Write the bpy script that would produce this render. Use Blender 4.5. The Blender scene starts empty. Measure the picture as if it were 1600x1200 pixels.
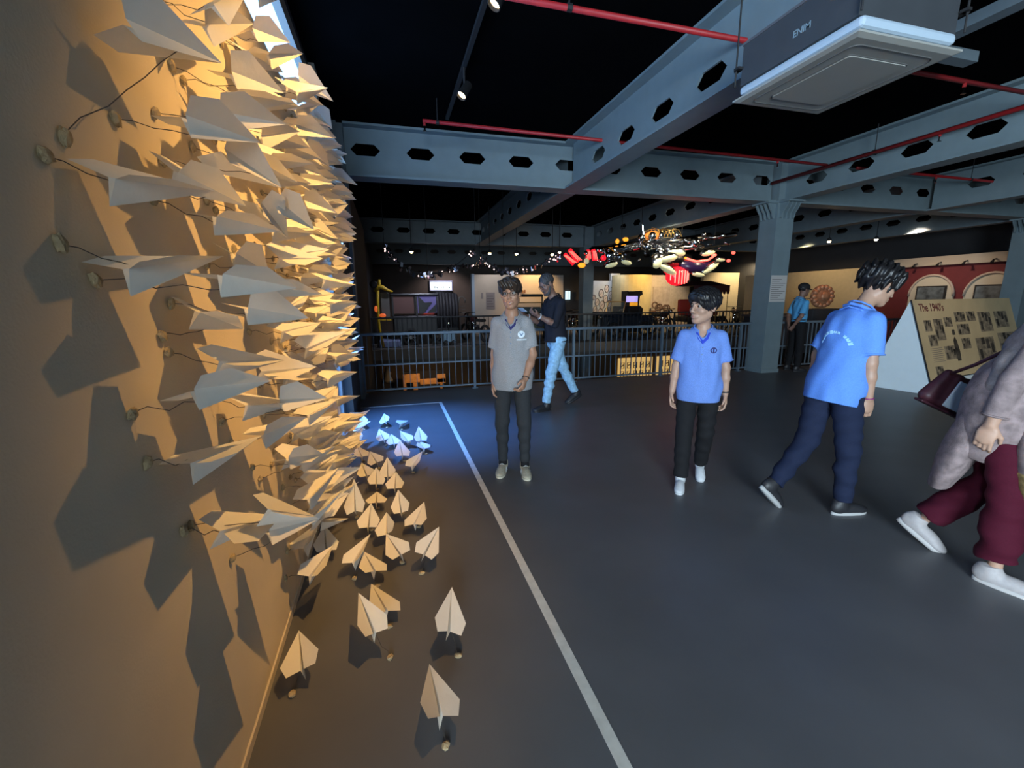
import bpy, bmesh, math, random
import numpy as np
from mathutils import Vector, Matrix, Quaternion
from mathutils.bvhtree import BVHTree

random.seed(11)
SC = bpy.context.scene
COL = SC.collection
PI = math.pi

# ------------------------------------------------------------------ camera
cam_data = bpy.data.cameras.new('camera')
cam_data.sensor_fit = 'HORIZONTAL'
cam_data.sensor_width = 36.0
cam_data.lens = 678.578 / 1600.0 * 36.0
cam_data.clip_start = 0.05
cam_data.clip_end = 200
cam = bpy.data.objects.new('camera', cam_data)
COL.objects.link(cam)
_yaw, _pit, _rol = .270536, .194252, .0093067
_f = Vector((math.sin(_yaw) * math.cos(_pit), math.cos(_yaw) * math.cos(_pit), -math.sin(_pit)))
_r = Vector((math.cos(_yaw), -math.sin(_yaw), 0))
_d = _f.cross(_r)
_r2 = _r * math.cos(_rol) + _d * math.sin(_rol)
_d2 = _d * math.cos(_rol) - _r * math.sin(_rol)
_m = Matrix((_r2, -_d2, -_f)).transposed().to_4x4()
_m.translation = Vector((0, 0, 1.5))
cam.matrix_world = _m
SC.camera = cam

# ------------------------------------------------------------------ world, exposure
world = bpy.data.worlds.new('world')
SC.world = world
world.use_nodes = True
world.node_tree.nodes['Background'].inputs[0].default_value = (.58, .6, .64, 1)
world.node_tree.nodes['Background'].inputs[1].default_value = 0.075
SC.view_settings.view_transform = 'Standard'
SC.view_settings.look = 'None'
SC.view_settings.exposure = 0.0
SC.view_settings.gamma = 1.0
SC.view_settings.use_curve_mapping = False

def light(name, kind, loc, target, power, color, size=.05, spot=60, blend=.5, sy=None):
    d = bpy.data.lights.new(name, kind)
    d.energy = power
    d.color = color
    if kind == 'SPOT':
        d.spot_size = math.radians(spot); d.spot_blend = blend; d.shadow_soft_size = size
    elif kind == 'AREA':
        d.shape = 'RECTANGLE'; d.size = size; d.size_y = sy or size
    else:
        d.shadow_soft_size = size
    o = bpy.data.objects.new(name, d)
    COL.objects.link(o)
    o.location = loc
    if target is not None:
        o.rotation_euler = (Vector(target) - Vector(loc)).to_track_quat('-Z', 'Y').to_euler()
    return o

WARM = (1.0, .545, .155)
# the three spots of the ceiling track: they light the paper planes
light('spot_light', 'SPOT', (.80, 2.00, 3.45), (-.55, 2.35, 1.30), 330, WARM, .012, 73, 1.0)
light('spot_light', 'SPOT', (.90, 3.50, 3.42), (-.5, 3.3, 1.1), 150, WARM, .012, 58, .9)
light('spot_light', 'SPOT', (.90, 5.00, 3.42), (-.5, 4.2, 1.0), 90, WARM, .012, 56, .9)
# daylight through the rows of windows on the left side of the hall, behind the photographer
light('window_light', 'AREA', (-2.2, -4.6, 1.7), (5, 3.0, 1.5), 2150, (.72, .89, 1.0), 5.4, sy=2.4)
# added unseen blue spot without fixture, boosts the window glow on the floor
light('added_blue_glow', 'SPOT', (-.60, 5.06, 2.6), (.15, 5.0, 0), 1000, (.08, .30, 1.0), .06, 62, .9)
# museum lamps over the displays across the atrium
for p, t, w, c, s in (((6.3, 18.0, 3.3), (6.4, 18.9, 1.5), 46, (1, .62, .25), 95),
                      ((4.4, 17.8, 3.3), (4.6, 18.9, 1.3), 14, (.9, .85, .8), 100),
                      ((9.9, 18.0, 3.3), (9.8, 18.9, 1.3), 15, (.85, .9, 1), 95),
                      ((11.3, 16.6, 3.3), (11.3, 18.0, 1.6), 50, (1, .68, .26), 100),
                      ((12.9, 17.2, 3.3), (12.6, 18.4, 1.3), 26, (1, .8, .55), 90),
                      ((16.6, 17.2, 3.3), (16.5, 18.4, 1.5), 50, (1, .78, .45), 105),
                      ((14.2, 12.8, 3.3), (15.9, 13.0, 1.7), 20, (1, .72, .36), 100),
                      ((14.4, 9.4, 3.3), (15.9, 9.4, 1.7), 24, (1, .75, .55), 120),
                      ((1.2, 13.4, 3.2), (1.2, 15.2, .9), 26, (.75, .8, 1), 110),
                      ((2.7, 20.95, 2.95), (2.7, 22.1, 1.2), 16, (1, .8, .75), 120),
                      ((6.0, 9.0, 3.5), (6.6, 10, 2.4), 50, (1, .85, .6), 80),
                      ((8.6, 8.6, 3.5), (7.0, 10, 2.3), 40, (1, .8, .5), 80)):
    light('display_light', 'SPOT', p, t, w * 6.0, c, .05, s, .7)
light('sign_light', 'SPOT', (8.6, 2.6, 3.3), (8.9, 4.7, .9), 60, (1, .66, .3), .05, 62, .8)
light('lower_floor_light', 'SPOT', (1.3, 15.9, -.7), (1.2, 17.6, -2.2), 80, (1, .58, .25), .05, 90, .7)
light('lower_floor_light', 'AREA', (6, 15.5, -.9), (6, 17, -4), 30, (1, .75, .5), 6, sy=3)

# ------------------------------------------------------------------ materials
MATS = {}
def mat(name, color, rough=.6, metal=0., noise=0., nscale=8., bump=0., bscale=60., emit=None, estr=0., spec=.5, alpha=None, transl=0., coat=0.):
    if name in MATS:
        return MATS[name]
    m = bpy.data.materials.new(name)
    m.use_nodes = True
    nt = m.node_tree
    b = nt.nodes['Principled BSDF']
    b.inputs['Base Color'].default_value = (*color, 1)
    b.inputs['Roughness'].default_value = rough
    b.inputs['Metallic'].default_value = metal
    b.inputs['Specular IOR Level'].default_value = spec
    if coat: b.inputs['Coat Weight'].default_value = coat
    tc = nt.nodes.new('ShaderNodeTexCoord')
    if noise:
        n = nt.nodes.new('ShaderNodeTexNoise'); n.inputs['Scale'].default_value = nscale; n.inputs['Detail'].default_value = 5
        nt.links.new(tc.outputs['Object'], n.inputs['Vector'])
        r = nt.nodes.new('ShaderNodeValToRGB')
        r.color_ramp.elements[0].position = .3; r.color_ramp.elements[1].position = .72
        r.color_ramp.elements[0].color = (*[max(0, c * (1 - noise)) for c in color], 1)
        r.color_ramp.elements[1].color = (*[min(1, c * (1 + noise)) for c in color], 1)
        nt.links.new(n.outputs['Fac'], r.inputs['Fac'])
        nt.links.new(r.outputs['Color'], b.inputs['Base Color'])
    if bump:
        n2 = nt.nodes.new('ShaderNodeTexNoise'); n2.inputs['Scale'].default_value = bscale; n2.inputs['Detail'].default_value = 4
        nt.links.new(tc.outputs['Object'], n2.inputs['Vector'])
        bp = nt.nodes.new('ShaderNodeBump'); bp.inputs['Strength'].default_value = bump; bp.inputs['Distance'].default_value = .01
        nt.links.new(n2.outputs['Fac'], bp.inputs['Height'])
        nt.links.new(bp.outputs['Normal'], b.inputs['Normal'])
    if emit:
        b.inputs['Emission Color'].default_value = (*emit, 1)
        b.inputs['Emission Strength'].default_value = estr
    if alpha is not None:
        b.inputs['Alpha'].default_value = alpha
    if transl:
        tr = nt.nodes.new('ShaderNodeBsdfTranslucent'); tr.inputs['Color'].default_value = (*color, 1)
        mx = nt.nodes.new('ShaderNodeMixShader'); mx.inputs['Fac'].default_value = transl
        out = nt.nodes['Material Output']
        nt.links.new(b.outputs[0], mx.inputs[1]); nt.links.new(tr.outputs[0], mx.inputs[2]); nt.links.new(mx.outputs[0], out.inputs['Surface'])
    MATS[name] = m
    return m

M_WALL = mat('cream_plaster', (.72, .62, .46), .85, noise=.06, nscale=3, bump=.12, bscale=160)
M_FLOOR = mat('grey_floor', (.105, .105, .112), .42, noise=.10, nscale=2.2, bump=.03, bscale=220, spec=.45)
M_CEIL = mat('black_ceiling', (.0035, .0035, .004), .95, spec=0.0, noise=.15, nscale=3)
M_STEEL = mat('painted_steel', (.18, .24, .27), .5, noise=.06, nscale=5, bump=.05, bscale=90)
M_RAIL = mat('railing_paint', (.15, .20, .25), .45, metal=.2, noise=.06, nscale=9)
M_TAPE = mat('white_tape', (.62, .60, .55), .6, noise=.1, nscale=20)
M_PAPER = mat('cream_paper', (.86, .83, .76), .75, noise=.02, nscale=30, bump=.08, bscale=90, transl=.16, spec=.2)
M_WIRE = mat('thin_wire', (.06, .05, .04), .6)
M_CLAY = mat('clay', (.40, .31, .18), .9, noise=.2, nscale=60, bump=.4, bscale=120)
M_BROWN = mat('brown_wall', (.085, .070, .058), .85, noise=.1, nscale=4)
M_DARK = mat('dark_plaster', (.035, .035, .04), .9, noise=.1, nscale=2)
M_BLACK = mat('black_matt', (.012, .012, .014), .7)
M_RED = mat('red_pipe_paint', (.36, .014, .018), .5, noise=.08, nscale=20)
M_CHROME = mat('chrome', (.75, .76, .78), .12, metal=1.)
M_BRASS = mat('brass', (.7, .5, .22), .3, metal=1.)
M_WHITE = mat('white_plastic', (.72, .72, .68), .5, noise=.02, nscale=10)
M_RUBBER = mat('black_rubber', (.018, .018, .018), .8)
M_GLOW = mat('lamp_glow', (1, .9, .7), emit=(1, .72, .36), estr=30)
M_GLOWW = mat('lamp_glow_white', (1, .95, .9), emit=(1, .85, .65), estr=14)
M_DAY = mat('daylight_pane', (.8, .9, 1), emit=(.24, .50, .95), estr=4.6)
M_DAY2 = mat('far_daylight_pane', (.8, .9, 1), emit=(.62, .86, 1.0), estr=1.4)

# ------------------------------------------------------------------ mesh helpers
class MB:
    def __init__(s): s.v = []; s.f = []
    def add(s, v, f):
        n = len(s.v); s.v += [tuple(x) for x in v]; s.f += [tuple(i + n for i in q) for q in f]; return s
    def box(s, a, b, mtx=None):
        (x0, y0, z0), (x1, y1, z1) = a, b
        v = [(x0, y0, z0), (x1, y0, z0), (x1, y1, z0), (x0, y1, z0), (x0, y0, z1), (x1, y0, z1), (x1, y1, z1), (x0, y1, z1)]
        if mtx is not None: v = [mtx @ Vector(p) for p in v]
        return s.add(v, [(0, 3, 2, 1), (4, 5, 6, 7), (0, 1, 5, 4), (1, 2, 6, 5), (2, 3, 7, 6), (3, 0, 4, 7)])
    def bevbox(s, a, b, r=.01, mtx=None):
        bm = bmesh.new()
        c = [(a[i] + b[i]) / 2 for i in range(3)]; d = [b[i] - a[i] for i in range(3)]
        bmesh.ops.create_cube(bm, size=1, matrix=Matrix.Translation(c) @ Matrix.Diagonal((*d, 1)))
        bmesh.ops.bevel(bm, geom=bm.edges[:], offset=r, segments=2, affect='EDGES', profile=.5)
        if mtx is not None: bm.transform(mtx)
        bm.verts.ensure_lookup_table(); bm.verts.index_update()
        s.add([v.co[:] for v in bm.verts], [[v.index for v in f.verts] for f in bm.faces]); bm.free(); return s
    def tube(s, pts, r, n=8, close=False, cap=True):
        pts = [Vector(p) for p in pts]; N = len(pts)
        rs = r if isinstance(r, (list, tuple)) else [r] * N
        rings = []; up = None
        for i, p in enumerate(pts):
            t = (pts[(i + 1) % N] - pts[i - 1]) if close else (pts[min(i + 1, N - 1)] - pts[max(i - 1, 0)])
            if t.length < 1e-9: t = Vector((0, 0, 1))
            t.normalize()
            if up is None: up = Vector((0, 0, 1)) if abs(t.z) < .9 else Vector((1, 0, 0))
            a = t.cross(up)
            if a.length < 1e-6: a = t.orthogonal()
            a.normalize(); b = a.cross(t).normalized(); up = b
            rings.append([p + (a * math.cos(2 * PI * k / n) + b * math.sin(2 * PI * k / n)) * rs[i] for k in range(n)])
        v = [q for rg in rings for q in rg]; f = []
        for i in range(N if close else N - 1):
            j = (i + 1) % N
            for k in range(n):
                k2 = (k + 1) % n
                f.append((i * n + k, i * n + k2, j * n + k2, j * n + k))
        if cap and not close:
            f.append(tuple(range(n))[::-1]); f.append(tuple((N - 1) * n + k for k in range(n)))
        return s.add(v, f)
    def lathe(s, prof, n=20, mtx=None):
        # prof: list of (r, z)
        v = []; f = []
        for r, z in prof:
            for k in range(n):
                a = 2 * PI * k / n; v.append(Vector((r * math.cos(a), r * math.sin(a), z)))
        for i in range(len(prof) - 1):
            for k in range(n):
                k2 = (k + 1) % n
                f.append((i * n + k, i * n + k2, (i + 1) * n + k2, (i + 1) * n + k))
        f.append(tuple(range(n))[::-1]); f.append(tuple((len(prof) - 1) * n + k for k in range(n)))
        if mtx is not None: v = [mtx @ p for p in v]
        return s.add(v, f)
    def ball(s, c, r, n=12, m=8, mtx=None):
        rr = r if isinstance(r, (list, tuple)) else (r, r, r)
        v = [Vector((0, 0, -1))]; f = []
        for i in range(1, m):
            t = PI * i / m - PI / 2
            for k in range(n):
                a = 2 * PI * k / n
                v.append(Vector((math.cos(t) * math.cos(a), math.cos(t) * math.sin(a), math.sin(t))))
        v.append(Vector((0, 0, 1))); L = len(v) - 1
        for k in range(n):
            f.append((0, 1 + (k + 1) % n, 1 + k)); b = 1 + (m - 2) * n
            f.append((L, b + k, b + (k + 1) % n))
        for i in range(m - 2):
            for k in range(n):
                k2 = (k + 1) % n; a = 1 + i * n
                f.append((a + k, a + k2, a + n + k2, a + n + k))
        v = [Vector((p.x * rr[0], p.y * rr[1], p.z * rr[2])) for p in v]
        if mtx is not None: v = [mtx @ p for p in v]
        return s.add([p + Vector(c) for p in v], f)
    def prism(s, poly, axis, a, b):
        # extrude a 2D polygon along axis (0 x, 1 y, 2 z)
        def P(q, t):
            return (t, q[0], q[1]) if axis == 0 else ((q[0], t, q[1]) if axis == 1 else (q[0], q[1], t))
        n = len(poly); v = [P(q, a) for q in poly] + [P(q, b) for q in poly]
        f = [tuple(range(n))[::-1], tuple(range(n, 2 * n))] + [(i, (i + 1) % n, (i + 1) % n + n, i + n) for i in range(n)]
        return s.add(v, f)
    def mesh(s, name, m, smooth=False):
        me = bpy.data.meshes.new(name)
        me.from_pydata(s.v, [], s.f)
        bm = bmesh.new(); bm.from_mesh(me); bmesh.ops.recalc_face_normals(bm, faces=bm.faces[:]); bm.to_mesh(me); bm.free()
        if m is not None: me.materials.append(m)
        if smooth: me.polygons.foreach_set('use_smooth', [True] * len(me.polygons))
        return me
    def build(s, name, m, parent=None, smooth=False, loc=None):
        return put(name, s.mesh(name, m, smooth), parent, loc)

def put(name, me, parent=None, loc=None):
    o = bpy.data.objects.new(name, me)
    COL.objects.link(o)
    if parent is not None: o.parent = parent
    if loc is not None: o.location = loc
    return o

def tag(o, label=None, cat=None, group=None, kind=None):
    if label: o['label'] = label
    if cat: o['category'] = cat
    if group: o['group'] = group
    if kind: o['kind'] = kind
    return o

def thing(name, loc, label, cat, rz=0., group=None):
    o = bpy.data.objects.new(name, None)
    o.empty_display_size = .1
    COL.objects.link(o)
    o.location = loc; o.rotation_euler = (0, 0, rz)
    return tag(o, label, cat, group)

def struct(name, mb, m, label=None, parent=None, smooth=False):
    o = mb.build(name, m, parent, smooth)
    if parent is None: tag(o, label, None, None, 'structure')
    return o
def text_mesh(txt, size, m, name, extrude=.0008):
    c = bpy.data.curves.new(name, 'FONT'); c.body = txt; c.size = size; c.extrude = extrude; c.offset = size * .012; c.align_x = 'LEFT'
    t = bpy.data.objects.new('tmp_text', c); COL.objects.link(t)
    dg = bpy.context.evaluated_depsgraph_get()
    me = bpy.data.meshes.new_from_object(t.evaluated_get(dg)); bpy.data.objects.remove(t)
    me.materials.clear(); me.materials.append(m); me.name = name
    return me
# ------------------------------------------------------------------ setting
struct('floor', MB().box((-1.3, -8, -.35), (17.0, 7.36, 0)), M_FLOOR, 'dark grey smooth floor of the upper hall')
struct('floor_gallery', MB().box((-1.3, 13.6, -.42), (18.0, 22.2, 0)), mat('gallery_floor', (.11, .10, .09), .6, noise=.1), 'gallery floor across the atrium')
struct('floor_side', MB().box((14.5, 7.36, -.42), (17, 13.6, 0)), MATS['gallery_floor'], 'floor strip on the right side of the atrium')
struct('floor_lower', MB().box((-1.3, 5, -4.3), (18, 22.2, -4.0)), mat('lower_floor', (.05, .04, .035), .5), 'dark floor of the lower storey')
struct('ceiling', MB().box((-1.6, -8, 3.93), (18, 22.4, 4.2)), M_CEIL, 'black painted ceiling of the hall')
struct('trim_1', MB().box((-1.3, 13.55, -.30), (18, 13.6, .02)), mat('slab_edge', (.16, .14, .12), .8), 'pale slab edge of the far gallery')

# the free-standing cream partition the planes are pinned to
struct('wall_left', MB().box((-.655, -.6, 0), (-.545, 4.66, 2.83)), M_WALL, 'cream plaster partition wall carrying the flock of paper planes')
struct('baseboard_left', MB().box((-.545, -.6, 0), (-.538, 4.66, .035)), mat('baseboard', (.60, .53, .42), .7), 'thin cream baseboard under the planes')
# tall bright window behind the partition, with mullions
w1 = struct('window_1', MB().box((-.70, -.8, .02), (-.68, 5.42, 3.60)), M_DAY, 'tall bright daylit window behind the cream partition')
M_FRAME = mat('window_frame', (.30, .27, .24), .6, noise=.05)
for y in (-.8, 5.42):
    struct('window_frame', MB().box((-.70, y - .03, 0), (-.64, y + .03, 3.62)), M_FRAME, parent=w1)
struct('window_frame', MB().box((-.70, -.8, 3.60), (-.62, 5.45, 3.72)), M_FRAME, parent=w1)
struct('wall_above_window', MB().box((-1.3, -8, 3.72), (-.66, 5.45, 3.93)), M_DARK, 'dark strip of wall above the bright window')
w2 = struct('window_2', MB().box((-2.32, -8, .3), (-2.30, -2.4, 3.6)), mat('window_glass_dim', (.1, .12, .15), .1), 'window bay behind the photographer')
# jamb and brown wall past the window
struct('wall_jamb', MB().box((-1.3, 5.45, 0), (-.60, 5.62, 3.93)), mat('jamb_paint', (.36, .36, .35), .7, noise=.05), 'pale grey jamb beside the bright window')
struct('wall_brown', MB().box((-1.3, 5.62, -.42), (-.50, 12.2, 3.24)), M_BROWN, 'dark brown side wall past the railing')
struct('wall_upper', MB().box((-1.3, 5.62, 3.24), (-.72, 22.2, 3.93)), M_DARK, 'dark strip of wall above the brown side wall')
struct('wall_lower_left', MB().box((-1.3, 7.36, -4.0), (-.55, 22.2, -.42)), M_DARK, 'dark side wall of the lower storey')
struct('wall_far_left', MB().box((-1.3, 12.2, -.42), (-.62, 22.2, 3.24)), M_DARK, 'dark side wall of the far gallery')
struct('wall_back', MB().box((-1.3, 22.2, -4), (18, 22.4, 3.93)), mat('back_plaster', (.10, .085, .078), .9, noise=.1, nscale=2), 'dark back wall of the far gallery')
struct('wall_lower_back', MB().box((-1.3, 20.3, -4), (18, 20.5, -.42)), mat('lower_plaster', (.12, .09, .06), .9, noise=.1, nscale=2), 'dark back wall of the lower storey')
struct('wall_right', MB().box((17, -8, -4), (17.2, 22.2, 3.93)), M_DARK, 'dark right side wall of the hall')
struct('wall_rear', MB().box((-2.4, -8.2, 0), (17, -8.0, 3.93)), M_DARK, 'dark rear wall of the hall')
for k, (z0, z1) in enumerate(((1.55, 2.25), (.45, 1.15))):
    struct('window_3' if k == 0 else 'window_4', MB().box((-.62, 13.0, z0), (-.60, 13.10, z1)), M_DAY2, 'narrow bright window slit on the left side wall, %s of two' % ('upper' if k == 0 else 'lower'))
w5 = struct('window_5', MB().box((2.02, 22.10, 1.95), (3.06, 22.16, 2.33)), mat('lit_sign_window', (.9, .95, 1), emit=(.75, .9, 1), estr=1.5), 'bright lit clerestory window on the far back wall')
struct('window_frame', MB().box((1.98, 22.08, 2.33), (3.10, 22.19, 2.41)).box((1.98, 22.08, 1.90), (3.10, 22.19, 1.95)).box((1.98, 22.08, 1.95), (2.02, 22.19, 2.33)).box((3.06, 22.08, 1.95), (3.10, 22.19, 2.33)), mat('frame_blue', (.30, .34, .55), .5), parent=w5)
for k in range(9):
    x = 2.12 + k * .10
    struct('window_bar', MB().box((x, 22.085, 2.02), (x + .02 + .02 * (k % 3), 22.10, 2.10 + .04 * (k % 2))), mat('foliage_dark', (.28, .36, .40), .7), parent=w5)
for k, x in enumerate((8.86, 9.30)):
    w = struct('window_%d' % (6 + k), MB().box((x - (.05 if k == 0 else .13), 22.12, 1.42), (x + (.05 if k == 0 else .13), 22.17, 1.86)), M_DAY2, 'small pale blue window on the back wall behind the motorcycles, %s' % ('narrow one' if k == 0 else 'wider one'))
    struct('window_bar', MB().box((x - .01, 22.10, 1.42), (x + .01, 22.12, 1.86)), M_FRAME, parent=w)

# ---- castellated steel beams
def beam_mesh(L, top, bot, holes, hw, hb, hh, hz, fl=.15, tf=.03, tw=.02):
    """I-beam along +X from 0 to L; hexagonal web holes centred at the listed stations."""
    mb = MB()
    mb.box((0, -fl, bot), (L, fl, bot + tf)); mb.box((0, -fl, top - tf), (L, fl, top))
    H0, H1 = bot + tf, top - tf
    cuts = [0]
    hs = sorted(holes)
    for a, b in zip(hs, hs[1:]): cuts.append((a + b) / 2)
    cuts.append(L)
    for i, u in enumerate(hs):
        a, b = cuts[i], cuts[i + 1]
        hx = [(u - hw, hz), (u - hb, hz + hh), (u + hb, hz + hh), (u + hw, hz), (u + hb, hz - hh), (u - hb, hz - hh)]
        polys = [[(a, H1), hx[1], hx[2], (b, H1)], [(a, H0), (b, H0), hx[4], hx[5]],
                 [(a, H0), hx[5], hx[0], hx[1], (a, H1)], [(b, H1), hx[2], hx[3], hx[4], (b, H0)]]
        for s in (-tw / 2, tw / 2):
            for p in polys:
                mb.add([(x, s, z) for x, z in p], [tuple(range(len(p)))])
        mb.add([(x, -tw / 2, z) for x, z in hx] + [(x, tw / 2, z) for x, z in hx], [(k, (k + 1) % 6, (k + 1) % 6 + 6, k + 6) for k in range(6)])
    return mb
def beam(label, p, L, along, first=.4, pitch=.778, m=M_STEEL, bot=3.22, skip=None, hz=3.61):
    holes = [first + k * pitch for k in range(int((L - first) / pitch) + 1) if first + k * pitch < L - .2]
    if skip: holes = [h for h in holes if not any(abs(h - s) < .3 for s in skip)]
    o = struct('steel_beam', beam_mesh(L, 3.92, bot, holes, .205, .125, .080, hz), m, label)
    o.location = p
    o.rotation_euler = (0, 0, 0 if along == 'x' else PI / 2)
    return o
def column(label, x, y, z0=0., m=M_STEEL, sz=.2, gus=True):
    mb = MB().box((x - sz, y - sz, z0), (x + sz, y + sz, 3.24)).box((x - sz - .015, y - sz - .015, z0), (x + sz + .015, y + sz + .015, z0 + .07))
    mb.box((x - .15, y - .15, 3.24), (x + .15, y + .15, 3.92))
    c = struct('steel_column', mb, m, label)
    if gus:
        for ang in (PI, -PI / 2):
            R = Matrix.Translation((x, y, 0)) @ Matrix.Rotation(ang, 4, 'Z')
            g = MB().box((sz - .02, -.19, 3.19), (sz + .22, .19, 3.22), R)
            for t in (-.14, -.045, .045, .14):
                prof = [(sz, 2.92), (sz + .05, 2.93), (sz + .07, 3.02), (sz + .13, 3.10), (sz + .18, 3.19), (sz, 3.19)]
                v = [R @ Vector((a, t - .012, b)) for a, b in prof] + [R @ Vector((a, t + .012, b)) for a, b in prof]
                g.add(v, [tuple(range(6))[::-1], tuple(range(6, 12))] + [(i, (i + 1) % 6, (i + 1) % 6 + 6, i + 6) for i in range(6)])
            g.build('bracket', m, c)
    return c
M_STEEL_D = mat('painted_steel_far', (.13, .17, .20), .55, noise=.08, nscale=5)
FR = 7.08
beam('front steel beam with hexagonal holes running across the hall to the main column', (-.55, FR, 0), 7.6, 'x', first=.36)
beam('steel beam continuing right of the main column', (7.45, FR, 0), 7.2, 'x', first=.45)
beam('bright diagonal-looking steel beam with hexagonal holes above the air conditioner', (2.98, -6, 0), 12.93, 'y', first=.77, pitch=.752, hz=3.48)
beam('steel beam running from the main column toward the photographer', (7.25, -6, 0), 12.93, 'y', first=.3, pitch=.752, hz=3.5)
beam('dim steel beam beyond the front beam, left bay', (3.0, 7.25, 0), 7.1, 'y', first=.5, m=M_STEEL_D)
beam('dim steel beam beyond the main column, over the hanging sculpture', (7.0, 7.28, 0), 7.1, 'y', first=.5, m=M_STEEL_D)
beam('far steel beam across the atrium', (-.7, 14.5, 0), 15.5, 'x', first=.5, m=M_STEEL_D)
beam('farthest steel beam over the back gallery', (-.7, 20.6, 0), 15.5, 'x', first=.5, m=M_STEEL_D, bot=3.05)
beam('dim steel beam on the right side of the hall', (11.1, -6, 0), 12.93, 'y', first=.5)
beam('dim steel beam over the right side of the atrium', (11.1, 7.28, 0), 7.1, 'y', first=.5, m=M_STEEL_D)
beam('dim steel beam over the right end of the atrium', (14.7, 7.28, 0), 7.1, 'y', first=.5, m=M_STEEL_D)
beam('dim steel beam beside the right side column', (14.7, -6, 0), 12.93, 'y', first=.5)
column('main blue grey steel column with a paper notice', 7.25, 7.08)
column('blue grey steel column far right by the red arches', 14.7, 7.08)
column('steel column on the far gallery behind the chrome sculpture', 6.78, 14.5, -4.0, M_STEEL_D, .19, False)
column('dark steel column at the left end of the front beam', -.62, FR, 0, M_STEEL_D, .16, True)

# ---- track, spot heads, pipes
tr = MB().box((.885, .6, 3.86), (.925, 6.4, 3.90)).build('lighting_track', M_BLACK)
tag(tr, 'black lighting track fixed along the dark ceiling', 'track')
for k, y in enumerate((2.00, 3.50, 5.00)):
    tx = (-.55, (2.30, 3.3, 4.2)[k], 1.2)
    t = thing('track_spotlight', (.90, y, 3.86), ('black track spotlight glowing warm at the top edge of the picture', 'bright track spotlight hanging above the paper planes near the frame top', 'second glowing track spotlight, the lower one over the red pipe')[k], 'spotlight')
    if k == 0: t['label'] = 'black track spotlight nearest the photographer, above the picture edge'
    dirv = (Vector(tx) - Vector((.90, y, 3.5))).normalized()
    MB().tube([(0, 0, .005), (0, 0, -.16)], .012).build('stem', M_BLACK, t)
    q = dirv.to_track_quat('Z', 'Y').to_matrix().to_4x4()
    Tm = Matrix.Translation((0, 0, -.22)) @ q
    MB().lathe([(.03, -.10), (.045, -.09), (.05, .07), (.055, .075), (.048, .08), (.046, .03)], 18, Tm).build('lamp_housing', M_BLACK, t, True)
    MB().lathe([(.001, .045), (.043, .046), (.043, .05), (.001, .051)], 18, Tm).build('lens', M_GLOW, t)
# far ceiling bulbs (museum spots seen as points)
for k, (x, y, z) in enumerate(((.65, 12, 2.72), (2.73, 12, 2.72), (3.49, 12, 2.72), (4.55, 12, 2.72), (11.2, 9.2, 2.9), (13.4, 9.6, 3.05), (12.0, 5.4, 3.3), (5.4, 13.6, 2.95))):
    t = thing('hanging_spotlight', (x, y, 3.92), ('small warm spotlight over the black carriage, leftmost of the far row', 'bright warm spotlight above the far garland, second of the far row', 'small warm spotlight above the far garland, third of the far row', 'small warm spotlight near the head of the man in black, last of the far row', 'bright spotlight high behind the man in the blue shirt', 'small spotlight under the right beam near the red wall', 'small lone spotlight on the dark ceiling at right', 'small white spotlight beside the far column head')[k], 'spotlight')
    MB().tube([(0, 0, 0), (0, 0, z - 3.92 + .06)], .01, 6).build('stem', M_BLACK, t)
    MB().lathe([(.02, .09), (.05, .06), (.055, 0)], 12, Matrix.Translation((0, 0, z - 3.92))).build('lamp_housing', M_BLACK, t, True)
    MB().ball((0, 0, z - 3.92), .045).build('bulb', M_GLOW, t, True)
def pipe(label, pts, r=.022, heads=(), hang=()):
    t = thing('sprinkler_pipe', pts[0], label, 'pipe')
    o = Vector(pts[0])
    MB().tube([Vector(p) - o for p in pts], r, 10).build('pipe_run', M_RED, t, True)
    for h in heads:
        p = Vector(h) - o
        MB().tube([p, p + Vector((0, 0, -.05))], .016, 8).build('sprinkler_neck', M_RED, t)
        MB().tube([p + Vector((0, 0, -.05)), p + Vector((0, 0, -.10))], [.009, .012], 8).lathe([(.022, -.112), (.022, -.104)], 10, Matrix.Translation(p)).build('sprinkler_head', M_CHROME, t)
    for h in hang:
        p = Vector(h) - o
        MB().tube([p, p + Vector((0, 0, 3.93 - h[2]))], .006, 6).tube([p + Vector((-.02, 0, 0)), p + Vector((.02, 0, 0))], r * 1.3, 8).build('hanger', M_BLACK, t)
pipe('long red sprinkler pipe above the front steel beam', [(.54, 5.95, 3.66), (7.0, 5.95, 3.58)], heads=[(.56, 5.95, 3.655), (3.0, 5.95, 3.63), (6.0, 5.95, 3.59)], hang=[(.72, 5.95, 3.655)])
pipe('red sprinkler pipe at the frame top passing through the bright beam', [(.9, 3.39, 3.58), (6.9, 3.39, 3.55)], heads=[(5.6, 3.39, 3.556)], hang=[(1.4, 3.39, 3.58)])
pipe('red sprinkler pipe running along the right beam', [(6.98, 7.0, 3.55), (6.98, -4, 3.55)], .03, heads=[(6.98, 4.4, 3.55)], hang=[(6.98, 5.2, 3.55)])
pipe('dim red sprinkler pipe right of the main column', [(7.7, 6.0, 3.60), (14.0, 6.0, 3.56)], heads=[(9.6, 6, 3.585), (12.2, 6, 3.57)], hang=[(10.5, 6, 3.58)])

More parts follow.
